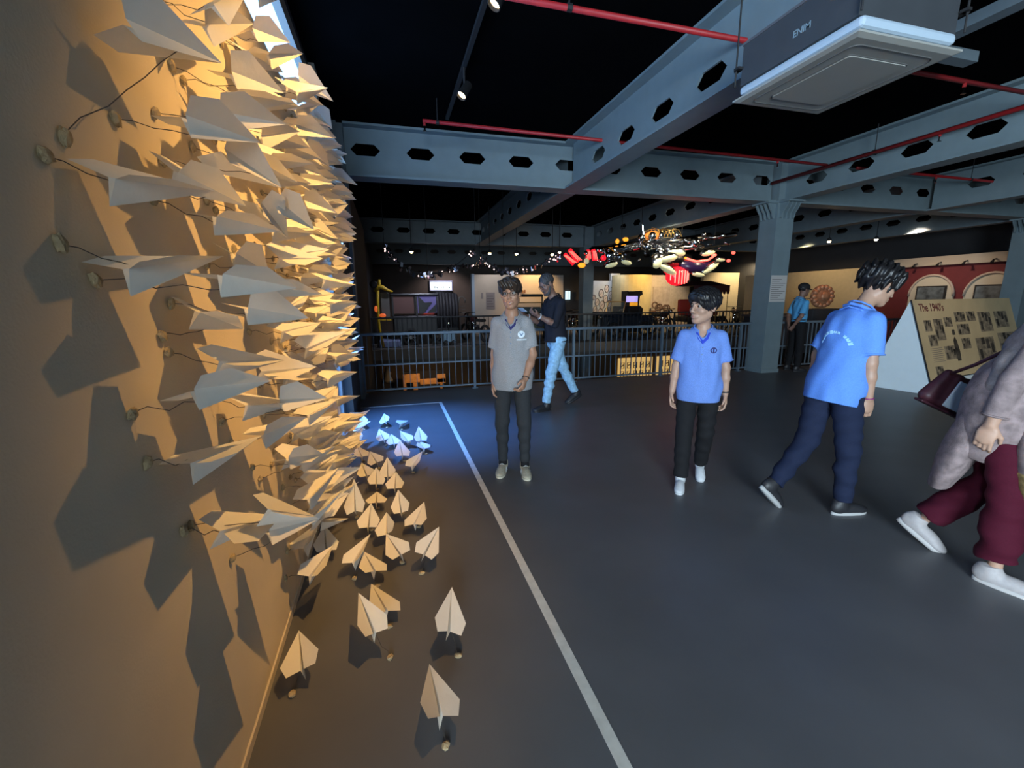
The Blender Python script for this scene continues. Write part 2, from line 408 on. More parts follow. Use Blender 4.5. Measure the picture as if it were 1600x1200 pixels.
# ---- air conditioner
ac = thing('air_conditioner', (2.80, 2.40, 2.83), 'ceiling cassette air conditioner with a white panel hung below the bright beam', 'air conditioner')
px, py = .385, .435
M_AC = mat('ac_panel', (.33, .33, .31), .5, noise=.02)
p_ = MB()
bm = [(px, py, 0), (px - .012, py - .012, .028), (px - .06, py - .06, .05)]
v = []
for a, b, z in ((px - .03, py - .03, -.004), (px, py, .006), (px, py, .016), (px - .05, py - .05, .045)):
    v += [(-a, -b, z), (a, -b, z), (a, b, z), (-a, b, z)]
f = [(0, 1, 2, 3)[::-1], (12, 13, 14, 15)]
for r in range(3):
    for k in range(4): f.append((r * 4 + k, r * 4 + (k + 1) % 4, r * 4 + 4 + (k + 1) % 4, r * 4 + 4 + k))
p_.add(v, f).build('face_panel', M_AC, ac)
def rrect(a, b, r, n=6):
    out = []
    for cx, cy, a0 in ((a - r, b - r, 0), (-a + r, b - r, PI / 2), (-a + r, -b + r, PI), (a - r, -b + r, 3 * PI / 2)):
        for k in range(n + 1):
            t = a0 + PI / 2 * k / n; out.append((cx + r * math.cos(t), cy + r * math.sin(t)))
    return out
M_GROOVE = mat('panel_groove', (.10, .10, .10), .7)
for a, b in ((.315, .385),):
    MB().tube([(x, y, -.005) for x, y in rrect(a * .96, b * .93, .05)], .0045, 6, close=True).build('louvre_seam', M_GROOVE, ac)
gr_out, gr_in = rrect(.225, .27, .03), rrect(.21, .255, .03)
MB().prism(gr_out, 2, -.014, -.003).build('intake_grille', M_AC, ac)
MB().tube([(x, y, -.006) for x, y in rrect(.229, .274, .03)], .004, 6, close=True).build('grille_seam', M_GROOVE, ac)
MB().bevbox((-.35, -.42, .045), (.35, .42, .10), .02).build('collar', mat('ac_collar', (.42, .52, .62), .5), ac)
M_ACB = mat('ac_body', (.045, .05, .058), .55, noise=.08)
MB().box((-.36, -.40, .10), (.36, .40, .355)).build('body', M_ACB, ac)
MB().box((-.365, -.405, .345), (.365, .405, .362)).build('body_rim', mat('ac_rim', (.10, .10, .11), .5), ac)
for y in (-.2, .0, .2):
    MB().box((.36, y - .05, .12), (.42, y + .05, .3)).build('service_box', M_ACB, ac)
me = text_mesh('ENIM', .052, mat('ac_letter', (.22, .30, .35), .5), 'lettering')
o = put('lettering', me, ac)
o.matrix_local = Matrix(((0, 0, -1, -.362), (-1, 0, 0, -.0), (0, 1, 0, .19), (0, 0, 0, 1)))
for sx in (-.38, .38):
    for sy in (-.43, .43):
        MB().tube([(sx, sy, .10), (sx, sy, 1.10)], .006, 6).build('hanger_rod', M_BLACK, ac)
        MB().box((min(sx, sx * .92), sy - .02, .2), (max(sx, sx * .92), sy + .02, .215)).box((sx - .02, min(sy, sy * .9), .2), (sx + .02, max(sy, sy * .9), .215)).build('lug', M_BLACK, ac)
du = MB().box((4.2, 1.7, 3.42), (4.32, 3.0, 3.50)).box((4.2, 2.9, 3.42), (4.9, 3.0, 3.50)).build('cable_tray', M_STEEL_D)
tag(du, 'short grey cable tray on the dark ceiling right of the air conditioner', 'tray')
MB().box((4.22, 2.94, 3.50), (4.24, 2.96, 3.93)).box((4.22, 1.8, 3.50), (4.24, 1.82, 3.93)).build('hanger', M_BLACK, du)

# ---- railings
def railing(name, label, x0, x1, y, zt, pitch, post_every, m, mid=.47, bw=.004, bd=.012, z0=.0, nposts=None):
    t = thing(name, (x0, y, z0), label, 'railing')
    L = x1 - x0
    MB().bevbox((0, -.03, zt - .045), (L, .03, zt), .006).build('top_rail', m, t)
    if mid: MB().box((0, -.018, mid - .012), (L, .018, mid + .012)).build('mid_rail', m, t)
    MB().box((0, -.018, .05), (L, .018, .075)).build('bottom_rail', m, t)
    bme = MB().box((-bw, -bd, .06), (bw, bd, zt - .04)).mesh('baluster', m)
    pme = MB().box((-.02, -.025, 0), (.02, .025, zt - .04)).box((-.05, -.05, 0), (.05, .05, .012)).mesh('post', m)
    n = int(L / pitch)
    for k in range(n + 1):
        o = put('post' if k % post_every == 0 else 'baluster', pme if k % post_every == 0 else bme, t, (min(max(k * L / n, .03), L - .03), 0, 0))
    return t
railing('railing', 'grey steel railing across the hall behind the boys', -.48, 7.03, 7.24, .985, .107, 17, M_RAIL)
railing('railing', 'dark steel railing right of the main column behind the guard', 7.48, 14.45, 7.24, .985, .107, 17, M_RAIL)
railing('railing', 'far dark railing along the gallery across the atrium', -.55, 14.0, 13.75, .98, .15, 14, mat('far_rail_paint', (.03, .035, .045), .5), mid=0, bw=.008)

# ---- floor tape lines
o = MB().box((.628, -1.5, 0), (.672, 6.34, .002)).build('floor_tape', M_TAPE); tag(o, 'long white tape line on the floor running away from the photographer', 'tape')
o = MB().box((-.47, 6.30, 0), (.66, 6.335, .0022)).build('floor_tape', M_TAPE); tag(o, 'short white tape line across the floor near the railing', 'tape')

# ---- notice on the main column
t = thing('notice', (7.25, 6.878, 1.39), 'white paper notice taped on the main column', 'notice')
MB().box((-.19, -.003, 0), (.19, 0, .50)).build('sheet', mat('notice_paper', (.55, .52, .50), .7), t)
M_INK = mat('grey_print', (.16, .14, .14), .7)
for k in range(11):
    MB().box((-.165, -.0042, .04 + k * .038), (.165 - .05 * ((k * 7) % 4), -.0034, .05 + k * .038)).build('text_line', M_INK, t)

# ---- information prism 'The 1940's'
pr = thing('display_prism', (7.78, 4.93, 0), "white triangular prism stand with a sepia panel titled The 1940's", 'display', math.radians(10))
M_PRW = mat('prism_white', (.70, .78, .82), .55, noise=.02)
MB().prism([(-.46, 0), (.46, 0), (0, 1.42)], 0, 0, 3.6).build('body', M_PRW, pr)
# poster lies on the sloped front face (towards -Y)
sl = Vector((0, .46, 1.42)).normalized()       # up along the slope
nrm = Vector((0, -1.42, .46)).normalized()
base = Vector((0, -.46, 0))
PM = Matrix((Vector((1, 0, 0)), sl, nrm)).transposed().to_4x4()
PM.translation = base
SLEN = math.hypot(.46, 1.42)
def pbox(mb, x0, y0, x1, y1, z0=.004, z1=.0052): return mb.box((x0, y0, z0), (x1, y1, z1), PM)
M_SEPIA = mat('sepia_panel', (.56, .43, .25), .55, noise=.12, nscale=2)
pbox(MB(), -.012, .22, 3.6, SLEN, .0, .012).build('poster', M_SEPIA, pr)
pbox(MB(), -.02, .20, -.008, SLEN, .0, .016).build('poster_edge', M_BLACK, pr)
pbox(MB(), -.012, .205, 3.6, .22, .0, .016).build('poster_edge', M_BLACK, pr)
me = text_mesh("The 1940's", .18, mat('maroon_print', (.13, .02, .025), .6), 'title_lettering')
o = put('title_lettering', me, pr); o.matrix_local = PM @ Matrix.Translation((.15, SLEN - .19, .014))
M_PH = mat('photo_print', (.055, .045, .035), .6, noise=.9, nscale=9)
M_PH2 = mat('photo_print_pale', (.24, .19, .13), .6, noise=.6, nscale=14)
for x0, y0, x1, y1, m in ((.20, .98, .42, 1.16, M_PH2), (.50, .82, .80, 1.17, M_PH2), (.86, 1.03, 1.12, 1.19, M_PH2), (.24, .74, .50, .92, M_PH2), (.66, .50, 1.02, .72, M_PH2), (1.25, 1.10, 1.62, 1.27, M_PH2), (1.68, 1.10, 2.0, 1.27, M_PH2), (1.25, .88, 1.68, 1.06, M_PH2), (1.3, .64, 1.6, .82, M_PH2), (.24, .26, .48, .42, M_PH2), (2.1, .9, 2.6, 1.25, M_PH2), (1.8, .4, 2.5, .8, M_PH2), (2.75, .95, 3.3, 1.25, M_PH2), (2.7, .45, 3.4, .85, M_PH2)):
    q = pbox(MB(), x0, y0, x1, y1, .012, .0135).build('photo', m, pr)
    for j in range(4):
        ax = x0 + (x1 - x0) * (.08 + .23 * j); ay = y0 + (y1 - y0) * (.1 + .2 * ((j * 3) % 4))
        pbox(MB(), ax, ay, ax + (x1 - x0) * .17, min(y1, ay + (y1 - y0) * .42), .0135, .0142).build('photo_patch', M_PH, q)
fig = MB()
poly = [(1.02, .46), (1.14, .46), (1.16, .62), (1.13, .80), (1.08, .86), (1.02, .80), (1.00, .62)]
fig.add([PM @ Vector((x, y, .0142)) for x, y in poly] + [PM @ Vector((x, y, .0128)) for x, y in poly], [tuple(range(7)), tuple(range(7, 14))[::-1]] + [(i, i + 7, (i + 1) % 7 + 7, (i + 1) % 7) for i in range(7)])
pbox(fig, 1.04, .89, 1.13, .98, .0128, .0142)
fig.build('figure_print', M_PH, pr)
for k in range(8):
    pbox(MB(), .24, .49 + k * .03, .62 - .03 * (k % 3), .497 + k * .03, .0122, .0132).build('text_line', M_INK, pr)
# ------------------------------------------------------------------ people: signed-distance bodies meshed with surface nets
def _n(v): 
    v = np.asarray(v, float); return v / max(1e-9, np.linalg.norm(v))
def rot(axis, deg):
    return np.array(Matrix.Rotation(math.radians(deg), 3, axis))
class SDF:
    def __init__(s): s.p = []; s.clips = []
    def cap(s, a, b, ra, rb, k=.03, flat=None, op='u', m=None):
        a, b = np.asarray(a, float), np.asarray(b, float); r = max(ra, rb)
        s.p.append(('cap', a, b, ra, rb, k, flat, op, np.minimum(a, b) - r, np.maximum(a, b) + r)); return s
    def ell(s, c, r, R=None, k=.03, op='u'):
        c = np.asarray(c, float); r = np.asarray(r, float); m = r.max()
        s.p.append(('ell', c, r, np.eye(3) if R is None else R, 0, k, None, op, c - m, c + m)); return s
    def clip(s, p, n): s.clips.append((np.asarray(p, float), _n(n))); return s
    def mesh(s, name, h, mats, noise=None):
        lo = np.min([q[8] for q in s.p if q[7] == 'u'], 0) - 3 * h; hi = np.max([q[9] for q in s.p if q[7] == 'u'], 0) + 3 * h
        n = np.ceil((hi - lo) / h).astype(int) + 1
        D = np.full(n, .2, np.float32)
        ax = [lo[i] + h * np.arange(n[i]) for i in range(3)]
        for kind, a, b, c, d, k, flat, op, l, u in s.p:
            i0 = np.maximum(0, ((l - lo - k - 2 * h) / h).astype(int)); i1 = np.minimum(n, ((u - lo + k + 2 * h) / h).astype(int) + 2)
            if (i1 <= i0).any(): continue
            X, Y, Z = np.meshgrid(*[ax[i][i0[i]:i1[i]].astype(np.float32) for i in range(3)], indexing='ij', sparse=True)
            if kind == 'cap':
                ab = b - a; L2 = max(1e-9, ab @ ab)
                t0 = ((X - a[0]) * ab[0] + (Y - a[1]) * ab[1] + (Z - a[2]) * ab[2]) / L2
                t = np.clip(t0, 0, 1)
                e = np.sqrt((X - a[0] - t * ab[0]) ** 2 + (Y - a[1] - t * ab[1]) ** 2 + (Z - a[2] - t * ab[2]) ** 2) - (c + (d - c) * t)
                if flat: e = np.maximum(e, (t0 - 1) * math.sqrt(L2))
                if flat == 2: e = np.maximum(e, -t0 * math.sqrt(L2))
            else:
                R = c
                q = [(X - a[0]) * R[0, i] + (Y - a[1]) * R[1, i] + (Z - a[2]) * R[2, i] for i in range(3)]
                k0 = np.sqrt(sum((q[i] / b[i]) ** 2 for i in range(3))); k1 = np.sqrt(sum((q[i] / b[i] ** 2) ** 2 for i in range(3))) + 1e-6
                e = k0 * (k0 - 1) / k1
            V = D[i0[0]:i1[0], i0[1]:i1[1], i0[2]:i1[2]]
            if op == 'u':
                hh = np.clip(.5 + .5 * (V - e) / k, 0, 1) if k > 1e-6 else (e < V).astype(np.float32)
                V[...] = V + (e - V) * hh - k * hh * (1 - hh)
            else:
                hh = np.clip(.5 - .5 * (V + e) / k, 0, 1)
                V[...] = V + (-e - V) * hh + k * hh * (1 - hh)
        X, Y, Z = np.meshgrid(*[x.astype(np.float32) for x in ax], indexing='ij', sparse=True)
        if noise is not None: D += noise(X, Y, Z)
        for p, nn in s.clips:
            D = np.maximum(D, (X - p[0]) * nn[0] + (Y - p[1]) * nn[1] + (Z - p[2]) * nn[2])
        D[[0, -1]] = .1; D[:, [0, -1]] = .1; D[:, :, [0, -1]] = .1
        I = D < 0
        C = np.zeros(np.array(D.shape) - 1, np.int8)
        offs = [(x, y, z) for x in (0, 1) for y in (0, 1) for z in (0, 1)]
        for x, y, z in offs: C += I[x:x + C.shape[0], y:y + C.shape[1], z:z + C.shape[2]]
        act = np.argwhere((C > 0) & (C < 8))
        idx = np.full(C.shape, -1, np.int32); idx[tuple(act.T)] = np.arange(len(act))
        S = np.zeros((len(act), 3)); W = np.zeros(len(act))
        for a in offs:
            for i in range(3):
                if a[i]: continue
                b = list(a); b[i] = 1
                d0 = D[tuple((act + a).T)]; d1 = D[tuple((act + b).T)]
                m = (d0 < 0) != (d1 < 0)
                t = np.where(m, d0 / np.where(m, d0 - d1, 1), 0)
                P = act + np.array(a, float); P[:, i] += t
                S[m] += P[m]; W += m
        V = lo + h * S / W[:, None]
        F = []
        for i in range(3):
            j, k = (i + 1) % 3, (i + 2) % 3
            sl0 = [slice(1, -1)] * 3; sl1 = [slice(1, -1)] * 3
            sl0[i] = slice(0, -1); sl1[i] = slice(1, None)
            A, B = I[tuple(sl0)], I[tuple(sl1)]
            g = np.argwhere(A != B); sg = A[tuple(g.T)]
            g[:, j] += 1; g[:, k] += 1
            def cell(dj, dk):
                q = g.copy(); q[:, j] += dj; q[:, k] += dk
                return idx[tuple(q.T)]
            q = np.stack([cell(-1, -1), cell(0, -1), cell(0, 0), cell(-1, 0)], 1)
            q[~sg] = q[~sg][:, ::-1]
            F.append(q)
        F = np.concatenate(F); F = F[(F >= 0).all(1)]
        me = bpy.data.meshes.new(name)
        me.vertices.add(len(V)); me.vertices.foreach_set('co', V.astype(np.float32).ravel())
        me.loops.add(F.size); me.loops.foreach_set('vertex_index', F.astype(np.int32).ravel())
        me.polygons.add(len(F)); me.polygons.foreach_set('loop_start', np.arange(0, F.size, 4, dtype=np.int32))
        me.polygons.foreach_set('use_smooth', np.ones(len(F), bool))
        me.update(calc_edges=True)
        for m in (mats if isinstance(mats, (list, tuple)) else [mats]): me.materials.append(m)
        return me

def folds(amp, seed=0, fx=19, fz=9):
    def f(X, Y, Z):
        return (amp * np.sin(fx * X + .6 * fx * Y + fz * Z + 2.0 * np.sin(9 * Z + seed) + seed) * (.5 + .5 * np.sin(8 * Z - 6 * X + seed))
                + amp * .5 * np.sin(.7 * fx * X - 1.3 * fz * Z + 15 * Y + seed * 2 + 1.5 * np.sin(12 * X))).astype(np.float32)
    return f

M_EYE = mat('eye_white', (.30, .27, .25), .35)
M_IRIS = mat('iris_dark', (.02, .012, .008), .2)

def person(name, label, loc, facing, height, sp):
    """Local frame: +Y faces forward, +X is the person's right, nominal height 1.75."""
    S = height / 1.75
    root = thing(name, loc, label, 'person', math.atan2(-facing[0], facing[1]))
    root.scale = (S, S, S)
    g = sp.get('res', .0055); w = sp.get('w', 1.0)
    skin = sp['skin']
    # --- legs
    HW = sp.get('hw', .088)
    def leg(side, L, pz):
        th, sh, ab, fp, to = L
        hip = np.array([side * HW, 0, pz - .03])
        Rh = rot('Z', -side * to)
        d1 = Rh @ np.array([side * math.sin(math.radians(ab)), math.sin(math.radians(th)), -math.cos(math.radians(th))]); d1 = _n(d1)
        d2 = Rh @ np.array([side * math.sin(math.radians(ab)) * .4, math.sin(math.radians(th - sh)), -math.cos(math.radians(th - sh))]); d2 = _n(d2)
        kn = hip + d1 * .43; an = kn + d2 * .405
        f = Rh @ np.array([0, math.cos(math.radians(fp)), -math.sin(math.radians(fp))])
        u = Rh @ np.array([0, math.sin(math.radians(fp)), math.cos(math.radians(fp))])
        low = min((an - f * .06 - u * .09)[2], (an + f * .16 - u * .09)[2])
        return hip, kn, an, f, u, low
    legs = dict(R=sp['legR'], L=sp['legL'])
    sup = sp.get('support', 'R'); oth = 'L' if sup == 'R' else 'R'
    sd = dict(R=1, L=-1)
    pz = 1.0
    pz -= leg(sd[sup], legs[sup], pz)[5]
    if sp.get('auto', True):
        best = None
        for sh in np.arange(-2, 95, .5):
            l = list(legs[oth]); l[1] = sh
            e = abs(leg(sd[oth], l, pz)[5]) + .0004 * abs(sh - legs[oth][1])
            if best is None or e < best[0]: best = (e, l)
        legs[oth] = best[1]
    LG = {k: leg(sd[k], legs[k], pz) for k in 'RL'}
    P = np.array([0, 0, pz])
    Rt = rot('X', -sp.get('lean', 0)) @ rot('Y', sp.get('side', 0)) @ rot('Z', sp.get('twist', 0))
    if sp.get('hunch'): pass
    T = lambda x, y, z: P + Rt @ np.array([x, y, z])
    Rn = Rt @ rot('Z', sp.get('hyaw', 0)) @ rot('X', -sp.get('hpitch', 0)) @ rot('Y', sp.get('hroll', 0))
    nb = T(0, -.012 + sp.get('nfwd', 0), .50)
    hs = sp.get('hs', 1.0)
    hc = nb + Rt @ np.array([0, .028 + sp.get('nfwd', 0), .12]) + Rn @ np.array([0, .012, .05]) * hs
    H = lambda x, y, z: hc + Rn @ (np.array([x, y, z]) * hs)
    SW = .150 * w
    # --- arms
    AR = {}
    for k in 'RL':
        s = sd[k]; A = sp['arm' + k]
        sh = T(s * SW, -.005, .422)
        ud = Rt @ _n(np.array(A[0]) * [s, 1, 1]); fd = Rt @ _n(np.array(A[1]) * [s, 1, 1])
        el = sh + ud * .275; wr = el + fd * .235
        hd = Rt @ _n(np.array(A[2]) * [s, 1, 1]) if len(A) > 2 and A[2] is not None else fd
        pn = Rt @ _n(np.array(A[3] if len(A) > 3 else (-1, .15, 0)) * [s, 1, 1])
        pn = _n(pn - hd * (pn @ hd)); ts = np.cross(hd, pn) * (1 if k == 'R' else -1)
        if len(A) <= 3 and ts[1] < 0: ts = -ts
        if len(A) > 4: ts = ts * A[4]
        AR[k] = (sh, el, wr, hd, pn, ts)
    # --- body (skin), one continuous surface
    b = SDF()
    b.ell(T(0, -.005, 0), (.14, .095, .11), Rt).ell(T(0, .005, .16), (.125, .085, .16), Rt, .05).ell(T(0, 0, .33), (.147 * w, .094, .155), Rt, .05)
    b.cap(T(-.115 * w, 0, .415), T(.115 * w, 0, .415), .045, .045, .04)
    b.cap(T(0, -.01, .45), nb, .062, .052, .03).cap(nb - Rt @ np.array([0, 0, .02]), H(0, -.012, -.03), .053, .05, .025)
    for k in 'RL':
        hip, kn, an, f, u, low = LG[k]
        b.cap(hip, kn, .066, .044, .04).cap(kn, kn * .62 + an * .38, .036, .036, .03).cap(kn * .62 + an * .38, an, .034, .028, .03)
        b.cap(an - f * .03 - u * .04, an + f * .12 - u * .06, .03, .026, .03)
        sh, el, wr, hd, pn, ts = AR[k]
        am = sp.get('armr', 1.0)
        b.cap(sh, el, .047 * am, .036 * am, .03).cap(el, el * .6 + wr * .4, .037 * am, .036 * am, .02).cap(el * .6 + wr * .4, wr, .036 * am, .026 * am, .02)
        # hand: palm, four fingers, thumb
        Rp = np.stack([hd, ts, pn], 1)
        c1, c2 = sp.get('curl' + k, (18, 42))
        b.ell(wr + hd * .05, (.055, .040, .0165), Rp, .014)
        for j, (off, ln) in enumerate(((.030, .068), (.010, .078), (-.0105, .072), (-.030, .056))):
            q0 = wr + hd * .078 + ts * off * .9
            a1 = math.radians(c1 + 4 * j); a2 = math.radians(c1 + c2 + 5 * j); sp_ = ts * off * 1.6
            q1 = q0 + _n(hd * math.cos(a1) + pn * math.sin(a1) + sp_) * (ln * .55 + .012)
            q2 = q1 + _n(hd * math.cos(a2) + pn * math.sin(a2) + sp_ * .4) * ln * .5
            b.cap(q0, q1, .0095, .0086, .006).cap(q1, q2, .0086, .0072, .004)
        t0 = wr + hd * .022 + ts * .022 + pn * .004
        t1 = t0 + _n(hd * .75 + ts * .62 + pn * .35) * .045; t2 = t1 + _n(hd * .95 + ts * .10 + pn * .45) * .032
        b.cap(t0, t1, .014, .0105, .010).cap(t1, t2, .0105, .0082, .004)
    # head
    b.ell(H(0, -.012, .035), np.array((.076, .095, .087)) * hs, Rn, .02)
    b.ell(H(0, .028, -.045), np.array((.058, .060, .066)) * hs, Rn, .035)
    b.cap(H(-.045, -.005, -.05), H(-.014, .062, -.092), .022 * hs, .017 * hs, .03).cap(H(.045, -.005, -.05), H(.014, .062, -.092), .022 * hs, .017 * hs, .03)
    b.ell(H(0, .066, -.094), np.array((.022, .018, .016)) * hs, Rn, .02)
    for s in (-1, 1):
        b.ell(H(s * .036, .058, -.022), np.array((.026, .024, .022)) * hs, Rn, .02)
        b.cap(H(s * .012, .083, .032), H(s * .046, .068, .030), .009 * hs, .008 * hs, .016)
        b.ell(H(s * .031, .099, .011), np.array((.017, .020, .0115)) * hs, Rn, .012, 's')
        b.ell(H(s * .079, -.008, .0), np.array((.008, .019, .032)) * hs, Rn @ rot('Z', s * 14), .008)
        b.cap(H(s * .076, .004, -.02), H(s * .076, .006, .018), .006 * hs, .008 * hs, .006)
    b.cap(H(0, .086, .018), H(0, .108, -.022), .0085 * hs, .0115 * hs, .012)
    for s in (-1, 1): b.ell(H(s * .012, .099, -.027), np.array((.0095, .012, .008)) * hs, Rn, .006)
    b.ell(H(0, .084, -.062), np.array((.028, .013, .017)) * hs, Rn, .012)
    put('body', b.mesh('body', g, skin), root)
    # eyes, brows, lips
    for s in (-1, 1):
        e = MB().ball(H(s * .031, .0735, .011), .0125 * hs, 12, 8).build('eye', M_EYE, root, True)
        gz = _n(Rn @ np.array([.25 * sp.get('gaze', 0), 1, -.05]))
        c = H(s * .031, .0735, .011) + gz * .0085 * hs
        MB().ball(c,   .0076 * hs, 10, 6).build('iris', M_IRIS, e, True)
        MB().tube([H(s * .012, .094, .030), H(s * .030, .092, .036), H(s * .048, .079, .031)], [.0028, .0040, .0022], 6).build('eyebrow', sp['hair'], root, True)
    lip = mat('lip_' + name + str(round(skin.node_tree.nodes['Principled BSDF'].inputs[0].default_value[0], 2)), sp.get('lip', (.30, .11, .09)), .45)
    if sp.get('smile'):
        ml = SDF().cap(H(-.022, .086, -.053), H(0, .094, -.059), .0045, .006, .003).cap(H(0, .094, -.059), H(.022, .086, -.053), .006, .0045, .003)
        ml.cap(H(-.021, .086, -.055), H(0, .090, -.076), .0045, .007, .003).cap(H(0, .090, -.076), H(.021, .086, -.055), .007, .0045, .003)
        put('lips', ml.mesh('lips', .0025, lip), root)
        put('teeth', SDF().ell(H(0, .091, -.066), (.0165, .006, .0055), Rn).mesh('teeth', .002, mat('teeth_white', (.8, .78, .72), .35)), root)
    else:
        ml = SDF().cap(H(-.020, .088, -.062), H(0, .096, -.059), .0035, .0055, .003).cap(H(0, .096, -.059), H(.020, .088, -.062), .0055, .0035, .003)
        ml.cap(H(-.017, .088, -.066), H(0, .0945, -.069), .003, .006, .003).cap(H(0, .0945, -.069), H(.017, .088, -.066), .006, .003, .003)
        put('lips', ml.mesh('lips', .0025, lip), root)
    # --- hair
    st = sp.get('style')
    sd_ = sp.get('seed', 1)
    def locks(a, fr):
        def f(X, Y, Z):
            return (a * np.sin(fr * X + 3 * np.sin(fr * .5 * Z + sd_) + sd_) * np.sin(fr * .8 * Y + 2 * np.sin(fr * .6 * X)) + a * .6 * np.sin(fr * 1.7 * (X + Y) - fr * Z)).astype(np.float32)
        return f
    hr = SDF()
    if st == 'wavy':
        hr.ell(H(0, -.018, .048), np.array((.094, .112, .094)) * hs, Rn)
        hr.cap(H(-.06, .072, .085), H(.055, .080, .088), .026, .032, .03).cap(H(-.072, .04, .04), H(-.06, .075, .075), .018, .022, .02).cap(H(.072, .04, .05), H(.05, .08, .085), .018, .024, .02)
        hr.ell(H(0, .125, -.035), np.array((.085, .085, .088)) * hs, Rn, .01, 's')
        hr.ell(H(0, .02, -.11), np.array((.13, .10, .10)) * hs, Rn, .01, 's').clip(H(0, 0, -.055), Rn @ np.array([0, .45, -1]))
        n_ = locks(.006, 75)
    elif st == 'bowl':
        hr.ell(H(0, -.015, .045), np.array((.097, .114, .095)) * hs, Rn)
        hr.ell(H(0, .042, .072), np.array((.086, .064, .044)) * hs, Rn, .03)
        hr.cap(H(-.083, .0, .03), H(-.083, .01, .0), .018, .012, .02).cap(H(.083, .0, .03), H(.083, .01, .0), .018, .012, .02)
        hr.ell(H(0, .142, -.034), np.array((.088, .095, .090)) * hs, Rn, .008, 's')
        hr.ell(H(0, .02, -.12), np.array((.14, .10, .095)) * hs, Rn, .01, 's').clip(H(0, 0, -.06), Rn @ np.array([0, .4, -1]))
        n_ = locks(.0035, 95)
    elif st == 'short':
        hr.ell(H(0, -.018, .044), np.array((.084, .101, .088)) * hs, Rn)
        hr.ell(H(0, .125, .01), np.array((.082, .085, .088)) * hs, Rn, .01, 's')
        hr.ell(H(0, .02, -.10), np.array((.13, .10, .10)) * hs, Rn, .01, 's').clip(H(0, 0, -.05), Rn @ np.array([0, .4, -1]))
        n_ = locks(.003, 110)
    elif st == 'curly':
        hr.ell(H(0, -.025, .055), np.array((.108, .128, .108)) * hs, Rn).ell(H(0, .05, .085), np.array((.085, .07, .06)) * hs, Rn, .03)
        hr.ell(H(0, .135, -.04), np.array((.085, .085, .085)) * hs, Rn, .01, 's')
        hr.ell(H(0, .03, -.13), np.array((.14, .10, .10)) * hs, Rn, .01, 's').clip(H(0, 0, -.075), Rn @ np.array([0, .4, -1]))
        n_ = locks(.013, 62)
    elif st == 'bun':
        hr.ell(H(0, -.018, .044), np.array((.088, .108, .092)) * hs, Rn).ell(H(0, -.12, -.01), np.array((.05, .045, .05)) * hs, Rn, .02)
        hr.ell(H(0, .125, -.015), np.array((.078, .085, .09)) * hs, Rn, .01, 's').clip(H(0, 0, -.075), Rn @ np.array([0, .3, -1]))
        n_ = locks(.003, 120)
    put('hair', hr.mesh('hair', max(g * .8, .0042), sp['hair'], n_), root)
    if sp.get('beard'):
        bd = SDF().cap(H(-.062, .012, -.03), H(-.045, .05, -.085), .018, .02, .02).cap(H(.062, .012, -.03), H(.045, .05, -.085), .018, .02, .02).cap(H(-.03, .074, -.098), H(.03, .074, -.098), .022, .022, .02)
        bd.cap(H(-.027, .088, -.052), H(.027, .088, -.052), .008, .008, .01).ell(H(0, .1, -.064), np.array((.022, .03, .010)) * hs, Rn, .006, 's')
        put('beard', bd.mesh('beard', .005, mat('grey_beard', (.06, .056, .056), .9, noise=.4, nscale=200), locks(.002, 150)), root)
    if sp.get('glasses'):
        fr = mat('glasses_frame', (.015, .012, .012), .3)
        gl = None
        for s in (-1, 1):
            ring = [H(s * .033 + .0235 * math.cos(a), .099 - .10 * abs(.0235 * math.cos(a) * 1.0 + s * .012) , .008 + .0175 * math.sin(a)) for a in np.linspace(0, 2 * PI, 20, endpoint=False)]
            o = MB().tube(ring, .0019, 6, close=True).build('glasses_rim', fr, root, True)
            cen = H(s * .033, .0985, .008)
            MB().add([cen] + ring, [(0, 1 + i, 1 + (i + 1) % 20) for i in range(20)]).build('lens', mat('clear_lens', (.05, .06, .07), .08, alpha=.07), o)
            MB().tube([H(s * .056, .094, .014), H(s * .076, .05, .014), H(s * .082, -.01, .010), H(s * .080, -.02, -.008)], .0018, 6).build('temple', fr, root, True)
        MB().tube([H(-.010, .101, .012), H(0, .104, .015), H(.010, .101, .012)], .0018, 6).build('bridge', fr, root, True)
    if sp.get('cap'):
        cm = sp['cap']
        c_ = SDF().ell(H(0, -.012, .050), np.array((.092, .112, .092)) * hs, Rn).clip(H(0, 0, .030), Rn @ np.array([0, -.12, -1]))
        put('cap_crown', c_.mesh('cap_crown', .006, cm), root)
        v = []; f = []
        for i in range(9):
            a = -PI * .36 + PI * .72 * i / 8
            for rr, zz in ((1.0, .045), (1.0, .037), (1.72, .022), (1.72, .030)):
                v.append(H(.09 * math.sin(a) * (rr ** .4), -.012 + .104 * math.cos(a) * rr * (1 if rr < 1.2 else .97 - .1 * abs(math.sin(a))), zz - .012 * abs(math.sin(a)) * (rr - .6)))
        for i in range(8):
            for k in range(4): f.append((i * 4 + k, i * 4 + (k + 1) % 4, i * 4 + 4 + (k + 1) % 4, i * 4 + 4 + k))
        MB().add(v, f + [(0, 1, 2, 3), (32, 35, 34, 33)]).build('cap_visor', cm, root, True)
    # --- trousers
    lo = sp.get('loose', 1.0); am = sp.get('ankle', 1.0)
    tz = SDF().ell(T(0, -.008, .0), (.160, .118, .125), Rt).ell(T(0, -.004, .09), (.142, .10, .08), Rt, .03)
    for k in 'RL':
        hip, kn, an, f, u, low = LG[k]
        end = kn + (an - kn) * sp.get('hem', .97)
        tz.cap(hip + np.array([0, -.008, .0]), kn, .094 * lo, .070 * lo, .03).cap(kn, kn * .6 + end * .4, .070 * lo, .064 * lo * (1 + am) / 2, .02).cap(kn * .6 + end * .4, end, .064 * lo * (1 + am) / 2, .057 * lo * am, .02, flat=True)
